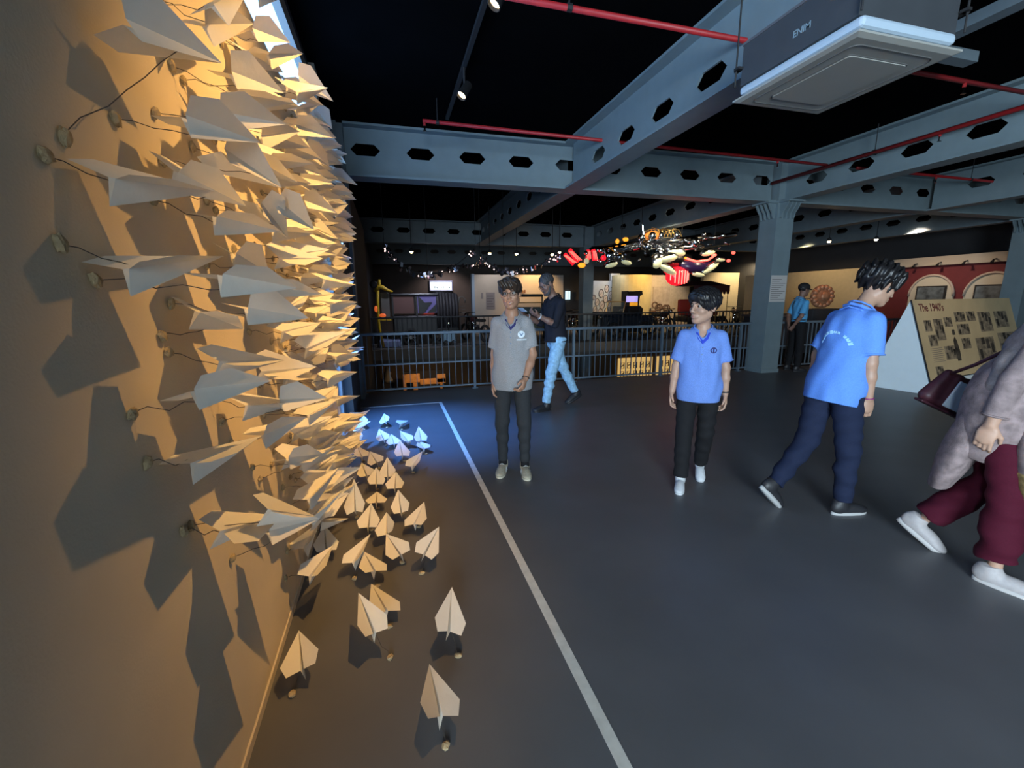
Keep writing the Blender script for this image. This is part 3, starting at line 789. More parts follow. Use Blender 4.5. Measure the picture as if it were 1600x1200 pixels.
    tz.clip(T(0, 0, .115), Rt @ np.array([0, 0, 1]))
    tzo = put('trousers', tz.mesh('trousers', g * 1.15, sp['pants'], folds(sp.get('fold', .004), 3 + sd_, 16, 48)), root)
    if sp.get('belt'):
        pts = [T(.150 * math.cos(a), .108 * math.sin(a) - .004, .085) for a in np.linspace(0, 2 * PI, 24, endpoint=False)]
        MB().tube(pts, .013, 6, close=True).build('belt', M_RUBBER, root, True)
        MB().bevbox((-.018, .103, .068), (.018, .112, .102), .003, Matrix.Translation(P) @ Matrix(Rt.tolist()).to_4x4()).build('belt_buckle', M_CHROME, root)
    # --- shoes
    um, sm = sp['shoe'], sp['sole']
    for k in 'RL':
        hip, kn, an, f, u, low = LG[k]
        r = np.cross(f, u); Rf = np.stack([r, f, u], 1)
        Q = lambda x, y, z: an + r * x + f * y + u * z
        sh_ = SDF().ell(Q(0, -.028, -.035), (.038, .052, .058), Rf).ell(Q(0, .06, -.052), (.041, .085, .042), Rf, .03).ell(Q(0, .135, -.062), (.043, .062, .028), Rf, .03)
        sh_.cap(Q(0, -.01, -.02), Q(0, -.016, .018), .043, .043, .02, flat=True)
        sh_.clip(Q(0, 0, -.083), -u)
        so = put('shoe', sh_.mesh('shoe', max(.0052, g * .9), um), root)
        pr_ = []
        for a in np.linspace(0, 2 * PI, 28, endpoint=False):
            yy = .128 * math.sin(a); ww = .040 + .006 * math.sin(a) + (.004 if math.sin(a) > .3 else 0)
            pr_.append((ww * math.copysign(abs(math.cos(a)) ** .8, math.cos(a)), .057 + yy * 1.03))
        v = [Q(x, y, -.096) for x, y in pr_] + [Q(x * 1.04, y * 1.01, -.085) for x, y in pr_] + [Q(x, y, -.070 + (.006 if y > .15 else 0)) for x, y in pr_]
        nn = len(pr_)
        fs = [tuple(range(nn))[::-1], tuple(range(2 * nn, 3 * nn))] + [(l * nn + i, l * nn + (i + 1) % nn, (l + 1) * nn + (i + 1) % nn, (l + 1) * nn + i) for l in (0, 1) for i in range(nn)]
        MB().add(v, fs).build('sole', sm, so, True)
        if sp.get('laces'):
            for q in range(4):
                y = .045 + .022 * q; z = -.004 - .014 * q + (.0)
                MB().tube([Q(-.018, y, z - .004), Q(0, y + .004, z + .004), Q(.018, y, z - .004)], .003, 6).build('lace', sp['laces'], so, True)
            for s in (-1, 1):
                for q in range(3):
                    MB().tube([Q(s * .043, .02 + q * .025, -.070), Q(s * .036, .035 + q * .025, -.035)], .004, 6).build('side_stripe', sp['laces'], so, True)
        if sp.get('socks'):
            put('sock', SDF().cap(an + (kn - an) * .16, an - u * .02, .036, .042, .01, flat=2).mesh('sock', .006, sp['socks']), root)
    # --- top
    top = sp.get('top', 'polo'); tm = sp['topm']; e = .013 + sp.get('baggy', 0)
    hz = sp.get('hemz', -.135)
    sh_ = SDF().ell(T(0, -.004, -.10), (.160 + e * .7, .120 + e * .7, .30), Rt, .05).ell(T(0, .006, .16), (.140 + e, .097 + e, .17), Rt, .06).ell(T(0, 0, .33), (.154 * w + e, .103 + e * .8, .165), Rt, .05)
    sh_.cap(T(-.115 * w, -.002, .412), T(.115 * w, -.002, .412), .058, .058, .035).cap(T(-.06, -.012, .445), T(.06, -.012, .445), .052, .052, .03).cap(T(0, -.012, .44), nb - Rt @ np.array([0, 0, .030]), .07, .060, .03)
    if hz < -.1: sh_.ell(P + np.array([0, -.006, -.02]), (.172 + e * .5 + sp.get('hipr', 0), .134 + e * .5 + sp.get('hipr', 0), .17 + 4 * sp.get('hipr', 0)), None, .04)
    ends = {}
    for k in 'RL':
        sh, el, wr, hd, pn, ts = AR[k]
        if top in ('polo',):
            q = sh + (el - sh) * sp.get('slv', .74)
            sh_.cap(sh, q, .056, .055 + e * .35, .03, flat=True)
            ends[k] = (q, _n(el - sh), .0555 + e * .35)
        else:
            q = el + (wr - el) * sp.get('slv', .25)
            sh_.cap(sh, el, .060, .050, .025).cap(el, q, .050, .044, .01, flat=True)
            ends[k] = (q, _n(wr - el), .047)
    sh_.ell(nb + Rt @ np.array([0, .025, .015]), (.052, .055, .06), Rt, .006, 's')
    if sp.get('collar', True) and top == 'polo': sh_.ell(nb + Rt @ np.array([0, .085, -.028]), (.031, .060, .056), Rt, .006, 's')
    if not sp.get('noclip'): sh_.clip(T(0, 0, hz), Rt @ np.array([0, 0, -1]))
    tme = sh_.mesh('shirt', g * 1.1, tm, folds(sp.get('tfold', .0042), sd_, 46, 13))
    to = put(sp.get('topname', 'shirt'), tme, root)
    for k in 'RL':
        q, dr, rr = ends[k]
        a = _n(np.cross(dr, [.3, 1, .2])); b2 = np.cross(dr, a)
        MB().tube([q - dr * .008 + (a * math.cos(t) + b2 * math.sin(t)) * rr for t in np.linspace(0, 2 * PI, 22, endpoint=False)], .0055, 6, close=True).build('cuff', sp.get('cuffm', tm), to, True)
    if sp.get('collar', True):
        cmx = sp.get('collarm', tm)
        for s in (-1, 1):
            o = SDF()
            prev = None
            for i, (x, y, z) in enumerate(((0, -.078, .035), (.045, -.062, .028), (.070, -.018, .012), (.068, .030, -.010), (.045, .068, -.042))):
                p = nb + Rt @ np.array([s * x * 1.02, y * 1.02 + .006, z + .006])
                q = nb + Rt @ np.array([s * (x * 1.42 + (.010 if i else 0)), y * 1.42 + .008 + (.014 if i > 2 else 0), z - .038 - .011 * i])
                if prev is not None:
                    o.cap(prev[0], p, .0065, .0065, .004).cap(prev[1], q, .0065, .0065, .004).cap((prev[0] + prev[1]) / 2, (p + q) / 2, .0110, .0110, .006)
                prev = (p, q)
            put('collar', o.mesh('collar', .0048, cmx), to)
    bv = BVHTree.FromPolygons([v.co.copy() for v in tme.vertices], [tuple(p.vertices) for p in tme.polygons])
    def decal(nm, poly, m, origin, u, v, d, off=.003, parent=to):
        """project a small 2D outline (x along u, y along v) from origin along d onto the shirt"""
        o3 = np.array(origin); u, v, d = _n(u), _n(v), _n(d)
        vs = []
        for x, y in poly:
            st_ = o3 + u * x + v * y
            hit = bv.ray_cast(Vector(st_), Vector(d), .6)
            q = np.array(hit[0]) if hit[0] is not None else st_ + d * .1
            vs.append(q - d * off)
        n = len(vs)
        vv = [tuple(a) for a in vs] + [tuple(a + d * off * .9) for a in vs]
        return MB().add(vv, [tuple(range(n)), tuple(range(n, 2 * n))[::-1]] + [(i, i + n, (i + 1) % n + n, (i + 1) % n) for i in range(n)]).build(nm, m, parent)
    ctx = dict(root=root, T=T, H=H, P=P, Rt=Rt, Rn=Rn, AR=AR, LG=LG, nb=nb, decal=decal, top=to, S=S, tr=tzo)
    return ctx

def circ(cx, cy, r, n=16, r2=None):
    return [(cx + r * math.cos(2 * PI * k / n), cy + (r2 or r) * math.sin(2 * PI * k / n)) for k in range(n)]
def rect(x0, y0, x1, y1): return [(x0, y0), (x1, y0), (x1, y1), (x0, y1)]

SK1 = mat('skin_brown', (.36, .19, .12), .5, noise=.06, nscale=20)
SK2 = mat('skin_tan', (.40, .24, .17), .5, noise=.06, nscale=20)
SK3 = mat('skin_deep', (.22, .12, .09), .5, noise=.08, nscale=20)
HB = mat('black_hair', (.010, .009, .010), .42, noise=.3, nscale=90)
HBR = mat('dark_brown_hair', (.028, .018, .013), .5, noise=.3, nscale=90)
HG = mat('greying_hair', (.045, .043, .046), .6, noise=.6, nscale=140)
def cloth(name, c, n=.10, sc=160, b=.25): return mat(name, c, .85, noise=n, nscale=sc, bump=b, bscale=420, spec=.2)
C_GREY = cloth('heather_grey_jersey', (.285, .285, .30), .16)
C_BLUE = cloth('heather_blue_jersey', (.14, .25, .62), .14)
C_BLUE2 = cloth('sky_blue_jersey', (.115, .27, .74), .12)
C_NAVY = cloth('navy_trim', (.035, .035, .13))
C_ROYAL = cloth('royal_blue_trim', (.03, .06, .50))
C_CHAR = cloth('charcoal_trousers', (.030, .032, .036), .15)
C_BLACK = cloth('black_trousers', (.012, .012, .014))
C_NAVYT = cloth('navy_trousers', (.012, .018, .045))
C_SHIRTB = cloth('black_shirt', (.016, .017, .026))
C_JEAN = cloth('light_blue_denim', (.30, .52, .74), .22, 30)
C_GUARD = cloth('guard_blue_shirt', (.10, .38, .70))
M_SH1 = mat('beige_trainer', (.36, .32, .24), .75, noise=.2, nscale=60)
M_SH1S = mat('beige_sole', (.52, .48, .38), .7)
M_SHW = mat('white_trainer', (.60, .62, .65), .6, noise=.08, nscale=40)
M_SHD = mat('dark_shoe', (.020, .020, .024), .5)
M_SHS = mat('pale_sole', (.42, .42, .42), .7)
M_BLACKT = mat('black_strap', (.02, .02, .022), .5)

HANG = (.16, -.06, -1)
# boy in grey polo
c = person('person', 'smiling boy with glasses in a heather grey polo and charcoal trousers beside the floor line', (.965, 3.47, 0), (-.34, -.94), 1.655, dict(
    skin=SK1, hair=HBR, style='wavy', seed=2, hs=1.04, w=.86, smile=True, glasses=True, hyaw=-4, hpitch=4, hroll=4, gaze=-.2,
    legR=(2, 3, 2, 0, 6), legL=(5, 8, 3, 0, 10), support='L', armR=((.09, -.05, -1), (.05, .10, -1)), armL=((.20, .10, -1), (-.30, .62, -1), None, (-.9, -.35, .2)),
    curlL=(30, 60), pants=C_CHAR, loose=.90, ankle=.86, hw=.078, fold=.0035, hem=.93, shoe=M_SH1, sole=M_SH1S, laces=M_SHW, socks=C_BLACK, topm=C_GREY, baggy=.012, hemz=-.155, slv=.78))
T, d_ = c['T'], c['decal']
M_BADGE = mat('white_badge', (.70, .78, .85), .6); M_BADGE2 = mat('badge_blue', (.12, .20, .34), .6)
O = lambda x, z: T(x, .30, z)
fx, fz, fd = c['Rt'] @ np.array([1., 0, 0]), c['Rt'] @ np.array([0, 0, 1.]), c['Rt'] @ np.array([0, -1., 0])
d_('placket', rect(-.016, .20, .016, .37), C_GREY, T(0, .30, 0), fx, fz, fd, .004)
d_('neck_band', [(-.055, .462), (-.038, .41), (0, .372), (.038, .41), (.055, .462), (.042, .462), (.024, .424), (0, .400), (-.024, .424), (-.042, .462)], C_NAVY, T(0, .30, 0), fx, fz, fd, .006)
for z in (.355, .31, .26): d_('button', circ(0, z, .006, 8), M_BADGE2, T(0, .30, 0), fx, fz, fd, .006)
d_('badge', circ(-.088, .335, .030), M_BADGE, T(0, .30, 0), fx, fz, fd, .004)
d_('badge_mark', [(-.108, .350), (-.094, .322), (-.086, .322), (-.070, .352), (-.082, .345), (-.09, .332), (-.098, .345)], M_BADGE2, T(0, .30, 0), fx, fz, fd, .0055)
for i in range(8): d_('badge_letter', rect(-.130 + i * .0105, .284, -.123 + i * .0105, .296), M_BADGE, T(0, .30, 0), fx, fz, fd, .004)
sh, el, wr, hd, pn, ts = c['AR']['L']
MB().tube([np.array(wr) - hd * .01 + (pn * math.cos(t) + ts * math.sin(t)) * .029 for t in np.linspace(0, 2 * PI, 16, endpoint=False)], .004, 6, close=True).build('wristband', M_BLACKT, c['root'], True)

# boy in blue polo
c = person('person', 'boy with black fringe in a blue polo and black trousers looking aside', (2.285, 2.80, 0), (-.60, -.80), 1.525, dict(
    skin=SK2, hair=HB, style='bowl', seed=5, hs=1.22, w=.96, hyaw=-44, hpitch=4, hroll=-4, gaze=-.3,
    legR=(9, 5, 1, 4, 2), legL=(-6, 14, 0, 22, 4), support='R', armR=((.20, -.02, -1), (.10, .12, -1)), armL=((.22, -.06, -1), (.06, .02, -1)),
    pants=C_BLACK, loose=1.02, ankle=1.08, fold=.004, shoe=M_SHW, sole=M_SHW, topm=C_BLUE, baggy=.020, hemz=-.145, slv=.80, lip=(.34, .15, .13)))
T, d_ = c['T'], c['decal']
fx, fz, fd = c['Rt'] @ np.array([1., 0, 0]), c['Rt'] @ np.array([0, 0, 1.]), c['Rt'] @ np.array([0, -1., 0])
d_('placket', rect(-.018, .16, .018, .366), C_BLUE, T(0, .30, 0), fx, fz, fd, .005)
d_('neck_band', [(-.058, .462), (-.040, .41), (0, .368), (.040, .41), (.058, .462), (.042, .462), (.024, .424), (0, .400), (-.024, .424), (-.042, .462)], C_ROYAL, T(0, .30, 0), fx, fz, fd, .007)
for z in (.34, .28, .22): d_('button', circ(0, z, .006, 8), M_BADGE2, T(0, .30, 0), fx, fz, fd, .007)
d_('badge', circ(-.09, .315, .026), C_NAVY, T(0, .30, 0), fx, fz, fd, .004)
d_('badge_mark', circ(-.09, .315, .017), C_BLUE, T(0, .30, 0), fx, fz, fd, .0055)
d_('badge_mark', rect(-.096, .295, -.084, .333), C_NAVY, T(0, .30, 0), fx, fz, fd, .0065)
sh, el, wr, hd, pn, ts = c['AR']['L']
MB().tube([np.array(wr) - hd * .02 + (pn * math.cos(t) + ts * math.sin(t)) * .031 for t in np.linspace(0, 2 * PI, 16, endpoint=False)], .007, 6, close=True).build('watch_strap', M_BLACKT, c['root'], True)

# man in black shirt with phone
c = person('person', 'bearded man in black shirt and light blue jeans looking down at a phone', (2.16, 5.56, 0), (-.985, -.16), 1.86, dict(
    skin=SK3, hair=HG, style='short', seed=7, res=.006, w=1.06, beard=True, glasses=True, hyaw=0, hpitch=32, nfwd=.02, lean=3,
    legR=(-24, 12, 2, 26, 4), legL=(16, 4, 2, 0, 4), support='L', armR=((.14, .46, -1), (-.22, 1.0, .50), (-.1, 1, .50), (-.3, -.5, .8)), armL=((.14, .46, -1), (-.26, 1.0, .58), (-.1, 1, .50), (-.3, -.5, .8)),
    curlR=(30, 70), curlL=(30, 70), pants=C_JEAN, loose=.98, ankle=.95, fold=.006, belt=True, shoe=M_SHD, sole=M_SHD, top='shirt', topm=C_SHIRTB, baggy=.016, hemz=-.06, slv=.18, armr=1.06, lip=(.2, .09, .08)))
sh, el, wr, hd, pn, ts = c['AR']['R']
shl, ell_, wrl, hdl, pnl, tsl = c['AR']['L']
MB().tube([np.array(wrl) - hdl * .02 + (pnl * math.cos(t) + tsl * math.sin(t)) * .032 for t in np.linspace(0, 2 * PI, 16, endpoint=False)], .008, 6, close=True).build('watch_strap', M_SHW, c['root'], True)
MB().tube([np.array(wr) - hd * .02 + (pn * math.cos(t) + ts * math.sin(t)) * .032 for t in np.linspace(0, 2 * PI, 16, endpoint=False)], .008, 6, close=True).build('watch_strap', M_SHW, c['root'], True)
MAN = c
# phone (held in both hands)
mid = (np.array(wr) + hd * .11 + np.array(wrl) + hdl * .11) / 2 + np.array([0, .04, .035])
W = c['root'].matrix_basis
ph = thing('phone', (W @ Vector(mid)), 'pale smartphone held up by the man in the black shirt', 'phone', c['root'].rotation_euler.z)
PMx = Matrix.Rotation(math.radians(38), 4, 'X')
MB().bevbox((-.078, -.038, -.004), (.078, .038, .004), .003, PMx).build('case', mat('phone_case', (.62, .68, .74), .4), ph)
MB().box((-.072, -.034, .0042), (.072, .034, .0046), PMx).build('screen', mat('phone_screen', (.05, .07, .09), .2, emit=(.65, .8, .95), estr=1.0), ph)

# walker in light blue polo seen from behind
c = person('person', 'dark-haired person in a sky blue polo and navy trousers striding toward the prism stand', (2.90, 2.20, 0), (.98, -.08), 1.72, dict(
    skin=SK2, hair=HB, style='curly', seed=9, hs=1.02, w=.94, hyaw=-12, hpitch=14, nfwd=.03, lean=11,
    legR=(8, 6, 1, 0, 4), legL=(-11, 36, 1, 46, 2), support='R', armR=((.10, .12, -1), (.0, .30, -1)), armL=((.16, -.05, -1), (.06, .25, -1)),
    pants=C_NAVYT, loose=1.06, ankle=.95, fold=.006, shoe=M_SHD, sole=M_SHS, topm=C_BLUE2, baggy=.022, hemz=-.15, slv=.82))
T, d_ = c['T'], c['decal']
bx, bz, bd = c['Rt'] @ np.array([-1., 0, 0]), c['Rt'] @ np.array([0, 0, 1.]), c['Rt'] @ np.array([0, 1., 0])
M_PRINT = mat('pale_blue_print', (.36, .66, .92), .7)
for i in range(11):
    a = PI * (.86 - .072 * i); cx, cy = .115 * math.cos(a) , .20 + .115 * math.sin(a)
    ww = .008 + .003 * (i % 2)
    tx_, ty_ = -math.sin(a), math.cos(a)
    h_ = .016 + .006 * ((i * 5) % 3 == 0)
    if i == 3: continue
    poly = [(cx + tx_ * ww * p + math.cos(a) * h_ * q, cy + ty_ * ww * p + math.sin(a) * h_ * q) for p, q in ((-1, -.5), (1, -.5), (1, .5), (.2, .5), (.2, -.1), (-.3, -.1), (-.3, .5), (-1, .5))]
    d_('back_letter', poly, M_PRINT, T(0, -.32, 0), bx, bz, bd, .005)
for k in 'RL':
    sh, el, wr, hd, pn, ts = c['AR'][k]
    if k == 'R': MB().tube([np.array(wr) + hd * .0 + (pn * math.cos(t) + ts * math.sin(t)) * .030 for t in np.linspace(0, 2 * PI, 16, endpoint=False)], .004, 6, close=True).build('bracelet', mat('magenta_band', (.25, .03, .16), .5), c['root'], True)

# guard by the main column
c = person('person', 'guard in black cap and blue shirt standing by the railing beside the column', (7.90, 6.92, 0), (.97, -.22), 1.74, dict(
    skin=SK3, hair=HB, style='short', seed=3, res=.0085, w=1.0, hyaw=0, hpitch=8, cap=mat('black_cap', (.012, .012, .013), .8),
    legR=(1, 2, 2, 0, 5), legL=(-2, 3, 2, 0, 5), support='R', auto=False, armR=((.16, -.35, -1), (-.55, -.25, -.9)), armL=((.16, -.35, -1), (-.55, -.25, -.9)),
    pants=C_BLACK, loose=1.0, shoe=M_SHD, sole=M_SHD, topm=C_GUARD, baggy=.008, hemz=.045, slv=.85, belt=True))
for s in (-1, 1):
    R_ = Matrix(c['Rt'].tolist()).to_4x4(); R_.translation = Vector(c['P'])
    MB().bevbox((s * .155 - .045, -.03, .492), (s * .155 + .045, .03, .504), .004, R_).build('epaulette', M_BLACKT, c['root'])

# woman leaving the frame at the right edge
C_KURTA = mat('mauve_kurta', (.23, .175, .175), .85, noise=.30, nscale=26, bump=.3, bscale=300, spec=.2)
C_MAROON = cloth('maroon_trousers', (.055, .003, .013))
C_GOLD = cloth('gold_brocade', (.24, .165, .07), .35, 60)
c = person('person', 'woman in mauve kurta and maroon trousers with a shoulder bag at the right edge', (3.04, 1.40, 0), (.40, -.91), 1.72, dict(
    skin=SK2, hair=HB, style='bun', seed=4, w=1.02, hyaw=0, hpitch=24, nfwd=.06, lean=15,
    legR=(8, 6, 2, 0, 4), legL=(-2, 26, 2, 34, 2), support='R', armR=((.16, -.16, -1), (.04, .10, -1)), armL=((.2, .35, -1), (.0, .6, -1)),
    pants=C_MAROON, loose=1.0, ankle=1.45, hem=.86, fold=.008, shoe=mat('worn_white_shoe', (.36, .33, .33), .7, noise=.1, nscale=40), sole=mat('worn_white_sole', (.42, .40, .39), .7), top='kurta', topname='kurta', topm=C_KURTA, baggy=.012, hemz=-.30, slv=.82, tfold=.0045, hipr=.03, collar=False))
WOM = c
T, P_ = c['T'], c['P']
# kurta flaps below the waist, open at the sides, with a gold border; a shawl over the back
for nm, y0, tilt, hlen in (('kurta_back', -.150, -14, .34), ('kurta_front', .13, 8, .28)):
    Rk = rot('X', tilt)
    q = SDF().ell(P_ + np.array([0, y0 * .85, -.20]), (.165 if y0 < 0 else .205, .075, .40), Rk, .02).ell(P_ + np.array([0, y0 * .5, .0]), (.165, .075, .15), None, .06)
    q.clip(P_ + np.array([0, 0, -.20 - hlen * .9]), (0, 0, -1))
    o = put(nm, q.mesh(nm, .007, C_KURTA, folds(.006, 2, 22, 4)), c['root'])
    q = SDF().ell(P_ + np.array([0, y0 * .85, -.20]), (.213, .083, .41), Rk, .02).clip(P_ + np.array([0, 0, -.205 - hlen * .9]), (0, 0, -1)).clip(P_ + np.array([0, 0, -.20 - hlen * .35]), (0, 0, 1))
    if y0 > 0: put('gold_border', q.mesh('gold_border', .007, C_GOLD, folds(.006, 2, 22, 4)), o)
sw = SDF().cap(T(-.15, -.03, .43), T(.15, -.03, .43), .066, .066, .04).ell(T(0, -.06, .28), (.165, .085, .20), c['Rt'], .05).ell(T(.10, -.05, .12), (.09, .09, .16), c['Rt'], .05)
put('shawl', sw.mesh('shawl', .007, mat('grey_mauve_shawl', (.25, .21, .205), .9, noise=.25, nscale=30, bump=.3, bscale=200, spec=.2), folds(.007, 6, 24, 30)), c['root'])
# bag hanging at her back
bag = thing('handbag', (3.20, 1.72, .93), 'dark maroon handbag with a white flap hanging behind the woman in mauve', 'bag', math.atan2(.2, .97))
bag.rotation_euler = (0, math.radians(-26), math.radians(155))
bag.scale = (.78, .78, .78)
M_BAG = mat('maroon_leather', (.055, .012, .020), .5, noise=.2, nscale=30)
bg = SDF()
for x in (-.15, -.05, .05, .15): bg.cap((x, 0, -.10), (x * .8, 0, .10), .055, .032, .06)
put('bag_body', bg.mesh('bag_body', .007, M_BAG), bag)
MB().bevbox((-.10, .050, -.13), (.06, .066, .08), .008).build('white_flap', mat('white_leather', (.50, .56, .62), .5), bag)
MB().bevbox((-.19, -.045, -.165), (.19, .045, -.145), .01).build('bag_base', M_BAG, bag)
bpy.context.view_layer.update()
_bi = bag.matrix_world.inverted()
_shp = _bi @ (WOM['root'].matrix_world @ Vector(T(.115, -.03, .50)))
for dx in (-.10, .12):
    p0 = Vector((dx, .0, .09)); p1 = p0.lerp(_shp, .5) + Vector((0, .05, -.03))
    MB().tube([p0, p0.lerp(p1, .5) + Vector((0, .02, 0)), p1, _shp + Vector((dx * .2, 0, 0))], .012, 8).build('strap', M_BAG, bag, True)
# ------------------------------------------------------------------ paper planes (coordinates in millimetres: tail x,y,z, nose x,y,z, roll in degrees)
WALL_PLANES = [
(-475,1152,2047,-374,1403,2098,-42),(-460,1582,2265,-373,1805,2399,-14),(-475,2223,2587,-364,2461,2668,-26),(-475,2072,2438,-384,2328,2483,14),(-400,2090,2443,-294,2315,2563,-5),
(-430,1668,2190,-320,1915,2243,-21),(-415,1597,2106,-275,1823,2178,8),(-415,1451,1999,-286,1686,2062,-21),(-430,1252,1917,-328,1506,1947,-18),(-430,1958,2105,-319,2189,2205,-7),
(-415,1450,1908,-321,1705,1870,-35),(-415,1663,1958,-302,1913,1937,14),(-475,1010,1722,-384,1267,1759,14),(-475,1293,1808,-396,1555,1781,15),(-430,1366,1720,-317,1616,1719,0),
(-400,1719,1825,-370,1980,1744,-19),(-365,1790,1849,-279,2044,1788,-18),(-400,1870,2005,-264,2102,2059,21),(-415,2352,2201,-284,2594,2210,5),(-345,2365,2426,-226,2582,2547,19),
(-415,2725,2481,-310,2948,2604,-6),(-415,2958,2514,-279,3190,2572,41),(-415,3209,2560,-275,3444,2588,-18),(-400,3494,2556,-261,3721,2626,-2),(-385,3889,2613,-254,4119,2686,-1),
(-415,4565,2788,-315,4821,2800,-36),(-345,3480,2270,-209,3717,2297,-7),(-445,3442,2401,-344,3694,2441,2),(-475,1003,1560,-383,1258,1609,0),(-475,1649,1655,-437,1916,1602,0),
(-345,1080,1557,-238,1332,1534,-7),(-400,1931,1661,-271,2173,1684,36),(-475,1299,1476,-448,1565,1413,19),(-385,1372,1482,-264,1616,1441,-16),(-430,1988,1373,-312,2235,1397,20),
(-430,2435,1299,-313,2684,1302,-21),(-445,1318,1340,-342,1571,1307,22),(-415,1568,1269,-283,1808,1248,47),(-445,1120,1303,-339,1372,1274,-29),(-460,1529,1171,-356,1779,1119,11),
(-385,1591,1169,-258,1829,1116,-44),(-460,1647,1035,-353,1900,1029,-17),(-475,1143,1122,-392,1405,1103,-3),(-445,1890,856,-331,2133,796,25),(-385,3135,827,-247,3371,797,-4),
(-345,2504,1079,-205,2740,1075,5),(-295,2329,1600,-167,2572,1582,19),(-295,2482,1478,-174,2729,1488,3),(-345,2919,1153,-210,3158,1134,0),(-430,2287,810,-317,2534,765,-10),
(-475,1245,888,-383,1489,801,28),(-445,1518,733,-316,1745,647,-42),(-365,1286,917,-284,1505,773,26),(-475,2150,301,-447,2424,293,-18),(-445,2504,251,-326,2726,141,0),
(-430,2203,599,-290,2438,574,31),(-430,1819,886,-329,2062,805,-30),(-415,2832,541,-287,3062,460,-22),(-400,2048,2630,-273,2246,2773,24),(-415,1522,2285,-352,1720,2465,-32),
]
